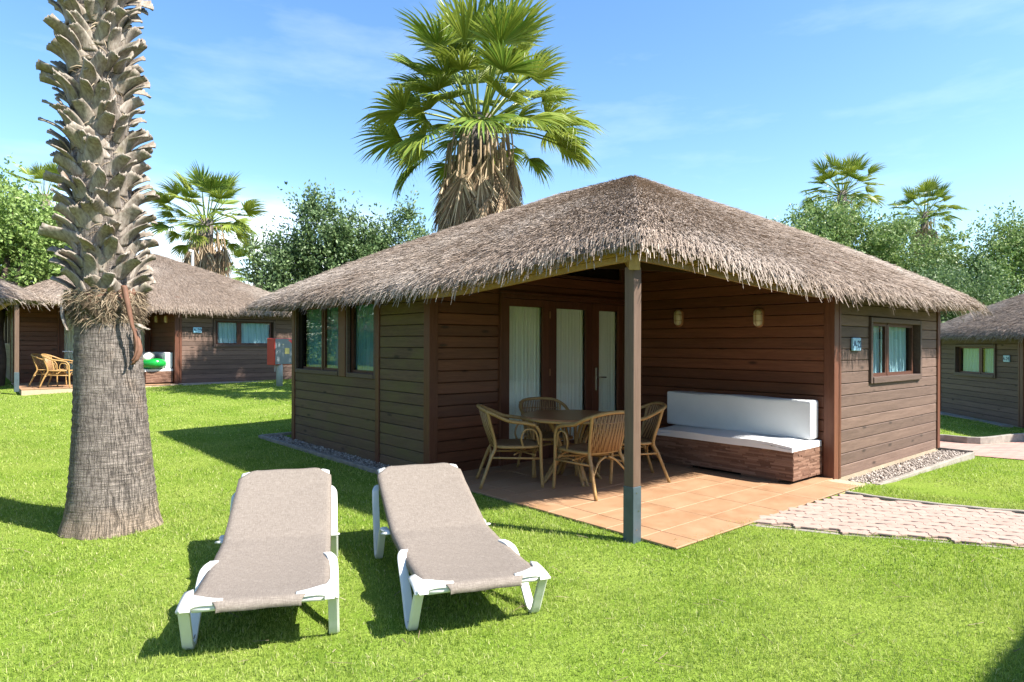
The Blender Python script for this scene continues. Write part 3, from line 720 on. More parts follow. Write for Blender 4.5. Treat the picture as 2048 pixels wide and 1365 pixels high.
def paver_mesh():
    Lx, Ly, g, w = .1085, .0535, .0, .016
    top = [(-Lx, Ly), (-Lx*.62, Ly), (-Lx*.38, Ly+w), (0, Ly+w), (Lx*.0, Ly+w), (Lx*.38, Ly), (Lx*.62, Ly), (Lx, Ly+w*.6)]
    top = [(-Lx, Ly), (-Lx*.55, Ly+w), (0, Ly), (Lx*.55, Ly-w), (Lx, Ly)]
    bot = [(x, y-2*Ly) for x, y in top][::-1]
    sides_r = [(Lx+.010, Ly*.35), (Lx-.010, -Ly*.35)]; sides_l = [(-Lx-.010, -Ly*.35+0), (-Lx+.010, Ly*.35)]
    sides_l = [(x-2*Lx, y) for x, y in sides_r][::-1]
    out = top+sides_r+bot+sides_l
    n = len(out); c = .004; h = .014; mb = MB()
    def ins(k): return [(x*(1-k/Lx), y*(1-k/Ly)) for x, y in out]
    i1 = ins(.0006); i2 = ins(.0035)
    vs = [(x, y, 0) for x, y in i1]+[(x, y, h-c) for x, y in i1]+[(x, y, h) for x, y in i2]
    fs = [tuple(range(2*n, 3*n))[::-1]]
    for k in range(n):
        m = (k+1) % n; fs += [(m, k, n+k, n+m), (n+m, n+k, 2*n+k, 2*n+m)]
    mb.add(vs, fs); return mb.mesh('paver', M['paver'])
PM = paver_mesh(); pang = R(-8); e1 = Vector((math.cos(pang), math.sin(pang))); e2 = Vector((-e1.y, e1.x)); cnt = 0
spots = []
for i in range(-6, 34):
    for j in range(-22, 24):
        off = (.5 if j % 2 else 0)
        p = Vector((2.0, 5.4))+e1*((i+off)*.2185)+e2*(j*.1085)
        spots.append((p.x, p.y))
sp = np.array(spots); keep = sp[inside(poly, sp[:, 0], sp[:, 1])]
keep = keep[np.argsort(np.hypot(keep[:, 0], keep[:, 1]))][:298]
for x, y in keep:
    inst('paver', PM, path, (x-poly[0][0], y-poly[0][1], .0075+random.uniform(0, .004)), (random.uniform(-.012, .012), random.uniform(-.012, .012), pang+random.uniform(-.025, .025)))
def resamp(pts, n): 
    return [tuple(p)[:2] for p in bez([(x, y, 0) for x, y in pts], n)]
kerb('kerb', resamp([(x+.02, y+.04) for x, y in upper[1:]], 4), .05, -.1, .035, wob=.004)
kerb('kerb', resamp([(x-.01, y-.035) for x, y in lower], 4), .05, -.1, .004, wob=.004)
# shaded path between the huts on the right
pp = [(7.0, 10.9), (7.6, 11.6), (8.1, 11.2), (9.2, 11.7), (13, 12.6), (14, 9.5), (10, 8.6), (7.4, 9.1), (6.6, 10.0)]
tag(MB().add([(x, y, float(ground_z(x, y))+.012) for x, y in pp], [tuple(range(len(pp)))]).build('side_path', M['paver_far']), kind='structure')
kerb('kerb', resamp([(7.0, 10.95), (7.6, 11.62), (8.1, 11.25), (9.2, 11.75), (11, 12.3)], 4), .07, -.5, -.07)

# ------------------------------------------------------------------ grass
def footprint(h, x, y, m=.0):
    d = np.stack([x-h.location.x, y-h.location.y], -1); c, s = math.cos(h.rotation_euler.z), math.sin(h.rotation_euler.z)
    a = (d[..., 0]*c+d[..., 1]*s)*(h.scale.x); b = -d[..., 0]*s+d[..., 1]*c
    return a, b
def blocked(x, y):
    a, b = footprint(hut, x, y)
    # the lawn creeps a little over the terrace edge
    wob = .03*np.sin(a*9+b*5)+.02*np.sin(a*23-b*17)
    cut = np.maximum(0, .30-np.hypot(a-.35, (b+.62)*.9))*1.0
    terr = (a > .105+wob*1.3) & (a < 3.62) & (b > -.38+np.where(a < 1.25, wob*1.5+.10+.22*np.maximum(0, .30-a), 0)) & (b < 3.0) & ~((a > 3.05) & (b < -.24-.0*(a)))
    bl = terr | ((a > -.15) & (a < 7.1) & (b > 2.95) & (b < 7.33)) | ((a > 3.62) & (a < 7.3) & (b > -.36) & (b < 7.3))
    bl |= inside(poly, x, y) | inside(pp, x, y)
    for h in (hut20, hut24, hutL, hutB, hutF):
        a, b = footprint(h, x, y); bl |= ((a > .0) & (a < 7.2) & (b > -.28) & (b < 6.9) & ~((a < .05) & (b < 2.9)))
    bl |= np.hypot(x+3.24, y-5.32) < .345
    return bl
def blade_field(y0, y1, dens, hmin, hmax, wd, seg2):
    out = []
    A = []
    xm = 1.02*y1+.8; n = int(dens*(y1-y0)*2*xm)
    y = RNG.uniform(y0, y1, n); x = RNG.uniform(-xm, xm, n); k = np.abs(x) < 1.0*y+.9; x, y = x[k], y[k]
    # tufty: thin out by a low-frequency field
    k = ~blocked(x, y); x, y = x[k], y[k]; n = len(x)
    z = ground_z(x, y); an = RNG.uniform(0, 6.283, n); ln = RNG.uniform(hmin, hmax, n)*(0.8+.25*np.sin(x*3.1+1.3*y)*np.sin(y*2.7-x)+.32*np.sin(x*31+9*np.sin(y*7))*np.sin(y*37+8*np.sin(x*6))); tilt = np.abs(RNG.normal(.55, .35, n)); ta = RNG.uniform(0, 6.283, n)
    w = RNG.uniform(.7, 1.3, n)*wd
    px = np.cos(an)*w; py = np.sin(an)*w; st, ct = np.sin(tilt), np.cos(tilt)
    b = np.stack([x, y, z-.004], -1); pv = np.stack([px, py, 0*px], -1)
    m = b+np.stack([np.cos(ta)*st*.35, np.sin(ta)*st*.35, ct*.65+.1], -1)*ln[:, None]*.62
    e = b+np.stack([np.cos(ta)*st, np.sin(ta)*st, ct*.80], -1)*ln[:, None]
    if seg2:
        vs = np.stack([b-pv, b+pv, m+pv*.8, m-pv*.8, e], 1); base = np.arange(n)[:, None]*5
        tri = np.concatenate([base+np.array([[0, 1, 2]]), base+np.array([[0, 2, 3]]), base+np.array([[3, 2, 4]])], 0)
    else:
        vs = np.stack([b-pv, b+pv, e], 1); tri = np.arange(n*3).reshape(-1, 3)
    return vs.reshape(-1, 3), tri
VS = []; FS = []; off = 0
for args in ((1.6, 4.2, 11000, .022, .056, .0016, True), (4.2, 6.6, 6000, .024, .056, .0024, True), (6.6, 10.5, 2300, .028, .06, .0042, False), (10.5, 16, 900, .03, .06, .0075, False), (16, 24, 330, .03, .065, .013, False)):
    v, t = blade_field(*args); VS.append(v); FS.append(t+off); off += len(v)
n = 260; sx, sy = RNG.uniform(-4, 5, n), RNG.uniform(2.0, 7.5, n); k = ~blocked(sx, sy); sx, sy = sx[k], sy[k]; n = len(sx); an = RNG.uniform(0, 3.14, n); ln = RNG.uniform(.03, .13, n); z = RNG.uniform(.022, .04, n)
d_ = np.stack([np.cos(an)*ln, np.sin(an)*ln, RNG.normal(0, .008, n)], -1); p_ = np.stack([sx, sy, z], -1); w_ = np.stack([-np.sin(an), np.cos(an), 0*an], -1)*.0022
straw = big_mesh('straw_litter', np.stack([p_-w_, p_+w_, p_+d_+w_, p_+d_-w_], 1).reshape(-1, 3), np.arange(n*4).reshape(-1, 4), M['fibre'])
tag(inst('straw_litter', straw), 'dry straw bits lying on the lawn', 'litter', kind='stuff')
gm = big_mesh('grass', np.concatenate(VS), np.concatenate(FS), M['grass_blade'])
tag(inst('grass', gm), 'short bright green lawn grass round the huts', 'grass', kind='stuff')

# ------------------------------------------------------------------ bench
def make_bench(h, label):
    c = empty('bench', hut_w(h, 3.16, 1.0, .0), h.rotation_euler.z)
    a0, a1, b0, b1 = -.34, .335, -.90, .93
    MB().box(a0+.008, a1, b0+.008, b1-.008, .062, .372).build('core', M['dark_inside'], c)
    mb = MB(); rng = random.Random(5); z = .06
    while z < .372:
        hh = min(.0185, .373-z); q = b0
        while q < b1-.001:
            ln = min(rng.uniform(.08, .26), b1-q); dd = rng.uniform(0, .007)
            mb.box(a0-dd, a0+.008, q+.0008, q+ln-.0008, z+.0006, z+hh-.0006); q += ln
        q = a0
        while q < a1-.001:
            ln = min(rng.uniform(.08, .22), a1-q); dd = rng.uniform(0, .007)
            mb.box(q+.0008, q+ln-.0008, b0-dd, b0+.008, z+.0006, z+hh-.0006); q += ln
        z += hh
    tag(mb.build('stone_cladding', M['stone_strip'], c), kind='stuff')
    for y0, y1 in ((b0+.18, b0+.62), (b1-.55, b1-.12)):
        MB().box(a0+.03, a1-.02, y0, y1, .024, .061).build('foot_block', M['stone_strip'], c)
    MB().box(a0+.07, a1, b0+.62, b1-.55, .024, .055).build('foot_recess', M['dark_inside'], c)
    tag(c, label, 'bench', 'stone clad benches'); return c
def cushion(name, h, x0, x1, y0, y1, z0, z1, lean, label, rnd=.05):
    o = empty('x', hut_w(h, 3.16, 1.0, 0), h.rotation_euler.z); bpy.data.objects.remove(o)
    mb = MB(); rng = np.random.default_rng(int(abs(y0*100)+z1*77))
    def fn_top(i, j): pass
    nx, ny, nz = 4, 14, 3
    bmx = bmesh.new(); bmesh.ops.create_cube(bmx, size=1); bmesh.ops.subdivide_edges(bmx, edges=bmx.edges[:], cuts=7, use_grid_fill=True)
    for v in bmx.verts:
        p = v.co; u = [p.x*2, p.y*2, p.z*2]
        sx, sy, sz = (x1-x0), (y1-y0), (z1-z0)
        X_ = (x0+x1)/2+p.x*sx; Y_ = (y0+y1)/2+p.y*sy; Z_ = (z0+z1)/2+p.z*sz
        puff = (1-u[0]**2*.8)*(1-u[1]**2*.8) if abs(u[2]) > .99 else 0
        Z_ += math.copysign(1, u[2])*.008*puff
        Z_ += (.007*math.sin(Y_*7+X_*5)+.004*math.sin(Y_*19+X_*11)-(.02*abs(u[1])**6 if z1 < .6 else 0))*(1 if u[2] > 0 else .3)
        X_ += lean*(Z_-z0)+.006*math.sin(Y_*6.1+Z_*4)
        v.co = (X_, Y_, Z_)
    me = bpy.data.meshes.new(name); bmx.to_mesh(me); bmx.free(); me.materials.append(M['cushion']); me.polygons.foreach_set('use_smooth', [True]*len(me.polygons))
    o = inst(name, me, None, hut_w(h, 3.16, 1.0, 0), (0, 0, h.rotation_euler.z))
    md = o.modifiers.new('bevel', 'BEVEL'); md.width = .032; md.segments = 4; md.limit_method = 'ANGLE'; md.angle_limit = R(50)
    tag(o, label, 'cushion'); return o
make_bench(hut, 'brown stone clad bench with white cushions on the nearest porch')
cushion('seat_cushion', hut, -.37, .33, -.90, .95, .376, .452, 0, 'long white seat cushion on the bench of the nearest porch')
cushion('back_cushion', hut, .13, .33, -.87, 1.06, .455, .885, .03, 'long white back cushion leaning on the porch wall')
make_bench(hut20, 'stone clad bench on the far left porch carrying an inflatable toy')
cushion('seat_cushion', hut20, -.37, .33, -.90, .95, .376, .452, 0, 'white seat cushion under the green inflatable toy')
cushion('back_cushion', hut20, .13, .33, -.87, 1.06, .455, .885, .03, 'white back cushion behind the green inflatable toy')

# ------------------------------------------------------------------ wall lamps
def make_lamp(h, b, z, label):
    o = empty('wall_lamp', hut_w(h, 3.519, b, z), h.rotation_euler.z)
    def oval(rx, rz, n=20): 
        return [(math.cos(2*math.pi*k/n)*rx, math.copysign(max(0, abs(math.sin(2*math.pi*k/n))*rx)+ (rz-rx), math.sin(2*math.pi*k/n)) if abs(math.sin(2*math.pi*k/n)) > 1e-6 else 0) for k in range(n)]
    mb = MB(); n = 20
    rings = [(oval(.065, .118), 0), (oval(.065, .118), -.022), (oval(.056, .108), -.03)]
    vs = [(d, y, z_) for ring, d in rings for y, z_ in ring]; fs = [(i*n+k, i*n+(k+1) % n, (i+1)*n+(k+1) % n, (i+1)*n+k) for i in range(2) for k in range(n)]+[tuple(range(2*n, 3*n))]
    mb.add(vs, fs).build('base_ring', M['lamp_ring'], o, smooth=True)
    mb = MB(); rings = [(oval(.052, .102), -.03), (oval(.052, .102), -.055), (oval(.043, .09), -.072), (oval(.024, .062), -.082)]
    vs = [(d, y, z_) for ring, d in rings for y, z_ in ring]; fs = [(i*n+k, i*n+(k+1) % n, (i+1)*n+(k+1) % n, (i+1)*n+k) for i in range(3) for k in range(n)]+[tuple(range(3*n, 4*n))]
    mb.add(vs, fs).build('glass_cover', M['cream_glass'], o, smooth=True)
    for zz in (-.04, .04):
        MB().tube([(-.02, -.06, zz), (-.062, -.058, zz), (-.088, -.03, zz), (-.09, .03, zz), (-.062, .058, zz), (-.02, .06, zz)], .0028, 5).build('guard_wire', M['lamp_ring'], o)
    MB().tube([(-.02, 0, -.112), (-.065, 0, -.108), (-.091, 0, -.07), (-.091, 0, .07), (-.065, 0, .108), (-.02, 0, .112)], .0028, 5).build('guard_wire', M['lamp_ring'], o)
    tag(o, label, 'lamp', 'oval bulkhead lamps'); return o
make_lamp(hut, 2.01, 1.875, 'oval caged wall lamp, the one nearer the porch post')
make_lamp(hut, .862, 1.842, 'oval caged wall lamp, the one above the right end of the bench')
make_lamp(hut20, 2.01, 1.875, 'oval caged wall lamp deep in the far left porch'); make_lamp(hut20, .862, 1.842, 'oval caged wall lamp on the far left porch, by the corner post')

# ------------------------------------------------------------------ rattan chairs and table
def make_chair():
    o = empty('rattan_chair')
    r = .017
    for s in (-1, 1):
        MB().tube(bez([(s*.255, .275, 0), (s*.25, .262, .2), (s*.248, .255, .43), (s*.252, .25, .56), (s*.262, .20, .645)], 4), r, 8).build('leg', M['rattan'], o, smooth=True)
        MB().tube(bez([(s*.265, -.375, 0), (s*.225, -.265, .30), (s*.205, -.215, .43), (s*.235, -.27, .66), (s*.25, -.305, .80)], 4), r, 8).build('leg', M['rattan'], o, smooth=True)
        MB().tube(bez([(s*.246, .235, .44), (s*.255, .195, .585), (s*.262, .09, .60), (s*.258, .05, .51), (s*.25, .07, .43)], 5), .011, 7).build('arm_scroll', M['rattan'], o, smooth=True)
        MB().tube([(s*.25, .258, .30), (s*.222, -.25, .31)], .011, 7).build('stretcher', M['rattan'], o, smooth=True)
        MB().tube(bez([(s*.248, .262, .20), (s*.19, .262, .33), (s*.05, .262, .37)], 5), .010, 7).build('brace', M['rattan'], o, smooth=True)
        MB().tube(bez([(s*.236, -.30, .20), (s*.12, -.255, .33), (s*.02, -.25, .38)], 5), .011, 7).build('brace', M['rattan'], o, smooth=True)
    arm = [(-.262, .20, .645), (-.275, .08, .672), (-.285, -.08, .695), (-.275, -.22, .755), (-.21, -.335, .805), (-.09, -.375, .825), (.09, -.375, .825), (.21, -.335, .805), (.275, -.22, .755), (.285, -.08, .695), (.275, .08, .672), (.262, .20, .645)]
    MB().tube(bez(arm, 4), .019, 8).build('arm_rail', M['rattan'], o, smooth=True)
    MB().tube([(-.25, -.02, .335), (.25, .20, .335)], .009, 6).build('stretcher', M['rattan'], o); MB().tube([(-.25, .20, .345), (.25, -.02, .345)], .009, 6).build('stretcher', M['rattan'], o)
    seat = []; n = 28
    for k in range(n):
        a = 2*math.pi*k/n; c, s = math.cos(a), math.sin(a); e = .62
        seat.append((math.copysign(abs(c)**e, c)*.245, math.copysign(abs(s)**e, s)*.245+.02))
    mb = MB(); vs = [(x, y, .405) for x, y in seat]+[(x, y, .435) for x, y in seat]+[(x*.8, y*.8, .432) for x, y in seat]+[(x*.35, y*.35, .415) for x, y in seat]
    fs = [tuple(range(n))[::-1], tuple(range(3*n, 4*n))]+[(i*n+k, i*n+(k+1) % n, (i+1)*n+(k+1) % n, (i+1)*n+k) for i in range(3) for k in range(n)]
    mb.add(vs, fs).build('seat', M['woven_cane'], o, smooth=True)
    MB().tube([(x*1.03, y*1.03, .42) for x, y in seat], .016, 7, closed=True).build('seat_rim', M['rattan'], o, smooth=True)
    mb = MB(); m = 21
    for i in range(m):
        t = (i+.5)/m*2-1
        bx, by = t*.195, -.215-.035*(1-t*t); tx, ty = t*.235, -.315-.055*(1-t*t)
        mb.tube([(bx, by, .425), ((bx+tx)/2*1.02, (by+ty)/2-.006, .61), (tx, ty, .805)], .0085, 5)
    for zz, q in ((.60, .47), (.66, .62), (.72, .78)):
        mb.tube([((t*.195*(1-q)+t*.235*q), -.215-.1*q-(.035+.02*q)*(1-t*t)-.006, zz) for t in np.linspace(-1, 1, 11)], .006, 5)
    tag(mb.build('back_weave', M['woven_cane'], o, smooth=True), kind='stuff')
    return o
CH = make_chair()
def put_chair(src, x, y, fx, fy, label, z=.022, first=False):
    c = CH if first else copy_tree(CH)
    c.location = (x, y, z); c.rotation_euler = (0, 0, math.atan2(fy, fx)-math.pi/2)
    tag(c, label, 'chair', 'rattan armchairs'); return c
put_chair(CH, .02, 6.96, 1.0, .12, 'rattan armchair left of the round table, facing right', first=True)
put_chair(CH, .80, 6.62, -.58, .81, 'rattan armchair with its woven back to the viewer, nearest the porch post')
put_chair(CH, .42, 7.56, .25, -.97, 'rattan armchair behind the round table, before the glass doors')
put_chair(CH, 1.30, 7.22, -1.0, -.12, 'rattan armchair right of the round table, half hidden by the post')
def at(x, y, z):   # a pixel of the photograph on the level z
    Yd = 1298*(1.5-z)/(y-690.5); return (x-1024)/1298*Yd, Yd
x, y = -11.55, 16.55; put_chair(CH, x+.15, y-.15, .95, .3, 'yellow rattan armchair on the far left porch, in front', z=.395)
put_chair(CH, x-.52, y+.42, .9, .2, 'yellow rattan armchair on the far left porch, second from its post', z=.395)
put_chair(CH, x+.95, y+.35, -.8, .3, 'yellow rattan armchair on the far left porch, partly behind the palm trunk', z=.395)
def make_table(x, y, label):
    o = empty('round_table', (x, y, .022))
    mb = MB().lathe([(.0, .690), (.53, .690), (.545, .696), (.55, .706), (.545, .716), (.53, .721), (0, .721)], 48)
    mb.build('table_top', M['table_wood'], o, smooth=False)
    MB().tube([(math.cos(a)*.545, math.sin(a)*.545, .690) for a in np.linspace(0, 2*math.pi, 40, False)], .014, 7, closed=True).build('rim', M['rattan'], o, smooth=True)
    for k in range(4):
        a = R(20)+k*math.pi/2; c, s = math.cos(a), math.sin(a); t = Vector((-s, c, 0))
        for q in (-.020, .020):
            MB().tube(bez([Vector((c*.34, s*.34, 0))+t*q*1.3, Vector((c*.19, s*.19, .20))+t*q, Vector((c*.135, s*.135, .34))+t*q, Vector((c*.19, s*.19, .52))+t*q, Vector((c*.30, s*.30, .69))+t*q*1.2], 4), .0165, 7).build('leg', M['rattan'], o, smooth=True)
        MB().tube(bez([(c*.30, s*.30, .05), (c*.22, s*.22, .20), (math.cos(a+.8)*.16, math.sin(a+.8)*.16, .27), (math.cos(a+1.57)*.22, math.sin(a+1.57)*.22, .20), (math.cos(a+1.57)*.30, math.sin(a+1.57)*.30, .05)], 4), .010, 6).build('brace', M['rattan'], o, smooth=True)
    for rr, z in ((.165, .30), (.15, .36)):
        MB().tube([(math.cos(a)*rr, math.sin(a)*rr, z) for a in np.linspace(0, 2*math.pi, 20, False)], .012, 6, closed=True).build('ring', M['rattan'], o, smooth=True)
    return tag(o, label, 'table')
make_table(.66, 7.10, 'round wooden table on flared rattan legs, amid four rattan chairs')

# ------------------------------------------------------------------ far left porch: clothes airer and inflatable
def make_airer(x, y, z):
    o = empty('clothes_airer', (x, y, z), R(30))
    mb = MB()
    for s in (-1, 1):
        mb.tube([(-.45, s*.26, 0), (.45, s*.26, 0)], .009, 6) if 0 else None
        MB().tube([(-.42, s*.24, 0), (.42, s*.24, .88)], .010, 6).build('leg', M['airer_white'], o); MB().tube([(.42, s*.24, 0), (-.42, s*.24, .88)], .010, 6).build('leg', M['airer_white'], o)
    MB().tube([(-.9, -.28, .9), (.9, -.28, .9), (.9, .28, .9), (-.9, .28, .9)], .011, 6, closed=True).build('frame', M['airer_white'], o)
    for k in range(9):
        yy = -.24+k*.06; MB().tube([(-.9, yy, .902), (.9, yy, .902)], .0035, 5).build('wire', M['airer_white'], o)
    return tag(o, 'white folding clothes airer on the far left porch', 'clothes airer')
make_airer(-11.35, 18.0, .385)
def towel(x, y, z, rz, w, drop, mat, label):
    def fn(i, j):
        s = (j-.5)*2; yy = math.copysign(min(abs(s)*drop, .035), s) if abs(s) > 0 else 0; zz = -max(0, abs(s)*drop-.035)
        return ((i-.5)*w+.01*math.sin(j*9), yy+.012*math.sin(i*11+j*3), zz+.012)
    o = MB().grid(fn, 12, 16).build('towel', M[mat], None, smooth=True, loc=(x, y, z), rot=(0, 0, rz), thick=.006); return tag(o, label, 'towel')
towel(-10.75, 18.35, 1.29, R(30), .5, .22, 'cloth_blue', 'dark blue towel hung over the clothes airer'); towel(-11.0, 18.2, 1.29, R(30), .16, .28, 'cloth_lime', 'lime green cloth hung on the clothes airer')
def make_inflatable():
    o = empty('inflatable_toy', hut_w(hut20, 3.05, .62, .455), TH)
    MB().tube([(math.cos(a)*.26, math.sin(a)*.60, .13+.015*math.sin(3*a)) for a in np.linspace(0, 2*math.pi, 28, False)], .13, 12, closed=True).build('green_tube', M['vinyl_green'], o, smooth=True)
    MB().tube(bez([(-.22, -.46, .27), (-.1, -.2, .335), (.02, .1, .32), (-.05, .38, .34), (.0, .62, .27)], 5), [.06]+[.105]*18+[.09, .05], 12).build('white_tube', M['vinyl_white'], o, smooth=True)
    MB().tube(bez([(-.38, -.32, .16), (-.33, -.12, .22), (-.34, .05, .15)], 5), [.02, .06, .075, .08, .085, .09, .085, .08, .07, .05, .02], 10).build('orange_fin', M['vinyl_orange'], o, smooth=True)
    return tag(o, 'green and white inflatable swim toy lying on the far left bench', 'inflatable')
make_inflatable()

# ------------------------------------------------------------------ red cabinet on a post
def make_cabinet():
    x, y = -6.28, 17.7; z = float(ground_z(x, y)); o = empty('hydrant_cabinet', (x, y, z), R(62))
    MB().tube([(0, .08, -.1), (0, .08, .95)], .085, 14).build('pole', M['galvanised'], o, smooth=True)
    b0 = .58; b1 = 1.31
    MB().box(-.24, .48, .0, .30, b0, b1).build('cabinet_body', M['red_paint'], o, bevel=.012)
    MB().box(-.225, .465, -.018, -.0005, b0+.02, b1-.02).build('cabinet_door', M['grey_paint'], o, bevel=.008)
    MB().box(.09, .25, -.022, -.019, b0+.30, b0+.46).build('label_plate', M['yellow_label'], o)
    MB().add([(.20, -.0205, b1-.04), (.44, -.0205, b1-.04), (.44, -.0205, b1-.22)], [(0, 2, 1)]).build('corner_label', M['red_label'], o)
    MB().tube([(.02, -.03, b0+.56), (.02, -.018, b0+.56)], .02, 8).build('lock', M['steel'], o)
    MB().tube([(-.14, .1, b0-.18), (-.14, .1, b0+.01)], .012, 6).build('pipe', M['galvanised'], o)
    return tag(o, 'red cabinet with grey door on a grey pole beside the left hut', 'cabinet')
make_cabinet()

# ------------------------------------------------------------------ sun loungers
def make_lounger():
    o = empty('sun_lounger')
    hw = .30                                 # half width of the bed
    def zc(t):                               # height of the bed along its length
        if t < 1.02: return .285-.012*math.sin(math.pi*t/1.02)
        return .285+(t-1.02)*.36+.06*max(0, t-1.55)
    L_ = 1.80
    # side rails and end bars
    for s in (-1, 1):
        MB().tube([(s*(hw-.012), t, zc(t)-.022) for t in np.linspace(.07, 1.02, 10)], .018, 8).build('side_rail', M['plastic_white'], o, smooth=True)
        MB().tube([(s*(hw-.012), t, zc(t)-.022) for t in np.linspace(1.03, L_-.03, 8)], .020, 8).build('back_rail', M['plastic_white'], o, smooth=True)
    MB().tube([(x, .040, .258) for x in np.linspace(-.30, .30, 9)], .018, 10).build('foot_bar', M['plastic_white'], o, smooth=True)
    MB().tube([(x, L_-.035, zc(L_)-.032) for x in np.linspace(-.28, .28, 9)], .018, 10).build('head_bar', M['plastic_white'], o, smooth=True)
    # moulded corner plates
    for s in (-1, 1):
        def fn(i, j):
            x = s*(.165+.20*i); t = .02+(.02+.16*i*i*(1 if i < .7 else 1.0))*j
            if i > .7: t = .02+(.20)*j
            drop = .018*max(0, i-.55)/.45
            return (x, t, .289-drop-.02*(1-j)**3+.004*math.sin(i*3))
        MB().grid(fn, 10, 6).build('corner_plate', M['plastic_white'], o, smooth=True, thick=.014)
        def fh(i, j):
            x = s*(.20+.105*i); t = L_-.11+.12*j; 
            if i < .5: t = L_-.02-.11*(1-j)*i*2+.03*j-.02*j
            return (x, t, zc(min(L_, t))-.004-.022*max(0, j-.6)/.4-.014*max(0, i-.6)/.4)
        MB().grid(fh, 8, 6).build('head_corner', M['plastic_white'], o, smooth=True, thick=.012)
    # loop legs: a band bent from the rail down to the ground and back up
    def loop(s, pts, w0, w1, name='leg'):
        ps = bez(pts, 6); mb = MB(); rings = []
        n = len(ps)
        for i, p in enumerate(ps):
            t = (ps[min(i+1, n-1)]-ps[max(i-1, 0)]).normalized(); nn = Vector((0, -t.z, t.y)); th = .011
            w = w0
            x0, x1 = p.x-w/2, p.x+w/2
            rings.append([(x0, p.y+nn.y*th, p.z+nn.z*th), (x1, p.y+nn.y*th, p.z+nn.z*th), (x1, p.y-nn.y*th, p.z-nn.z*th), (x0, p.y-nn.y*th, p.z-nn.z*th)])
        for i in range(n-1): mb.add(rings[i]+rings[i+1], [(0, 1, 5, 4), (1, 2, 6, 5), (2, 3, 7, 6), (3, 0, 4, 7)])
        mb.add(rings[0], [(3, 2, 1, 0)]); mb.add(rings[-1], [(0, 1, 2, 3)])
        # stiffening rib on the outer edge
        mb.tube([Vector((p.x+s*w0*.5, p.y, p.z)) for p in ps], .008, 6)
        return mb.build(name, M['plastic_white'], o, bevel=.004)
    for s in (-1, 1):
        x = s*.335
        loop(s, [(x-.012*s, .005, .268), (x, .055, .245), (x+.004*s, .13, .12), (x+.006*s, .185, .025), (x+.006*s, .225, .008), (x+.006*s, .275, .028), (x+.003*s, .40, .15), (x, .53, .25), (x-.01*s, .60, .272), (x-.03*s, .66, .275)], .046, .04)
        loop(s, [(x-.03*s, 1.10, .268), (x, 1.17, .262), (x+.004*s, 1.26, .245), (x+.006*s, 1.35, .10), (x+.006*s, 1.415, .012), (x+.006*s, 1.455, .008), (x+.006*s, 1.50, .03), (x+.003*s, 1.58, .20), (x, 1.66, .39), (x-.01*s, 1.70, .425), (x-.03*s, 1.74, .44)], .042, .04)
        # arm tab where the back is hinged
        MB().tube([(s*.285, 1.08, .268), (s*.345, 1.10, .262), (s*.372, 1.12, .258)], [.018, .016, .012], 8, flat=.6).build('hinge_tab', M['plastic_white'], o, smooth=True)
    # the sling
    def fs(i, j):
        x = (i-.5)*2; q = -.032+(L_+.045)*j; t = min(max(q, .0), L_-.005)
        ww = hw+.045
        if t < .17: ww = min(ww, .205+(t)*.95)
        if t > L_-.10: ww = min(ww, .225+(L_-.005-t)*1.1)
        sag = -.018*(1-x*x)*math.sin(math.pi*min(1, max(0, t/1.05)))-.012*(1-x*x)*math.sin(math.pi*min(1, max(0, (t-1.05)/.75)))
        edge = -.040*max(0, abs(x)-.90)/.1 if .17 < t < L_-.1 else -.006*max(0, abs(x)-.9)/.1
        xx = x if abs(x) < .93 else math.copysign(.93, x)
        lip = -(max(0, -q))-.012*max(0, 1-t/.03)**2-max(0, q-t)-.012*max(0, 1-(L_-.005-t)/.03)**2
        return (xx*ww, t-.010*max(0, -q)/.032, zc(t)+.006+sag+edge+lip+.0015*math.sin(t*40+x*6))
    MB().grid(fs, 24, 80).build('sling', M['sling'], o, smooth=True, thick=.004)
    return o
LG = make_lounger()
def put_lounger(o, x, y, dx, dy, label):
    o.location = (x, y, .0); o.rotation_euler = (0, 0, math.atan2(dy, dx)-math.pi/2); tag(o, label, 'sun lounger', 'sun loungers on the lawn')
put_lounger(LG, -1.196, 3.08, -.263, .965, 'beige mesh sun lounger with white frame, wholly in sun, nearer the palm trunk')
LG2 = copy_tree(LG); put_lounger(LG2, -.127, 3.33, -.335, .942, 'beige mesh sun lounger with white frame, its head shaded, nearer the porch')

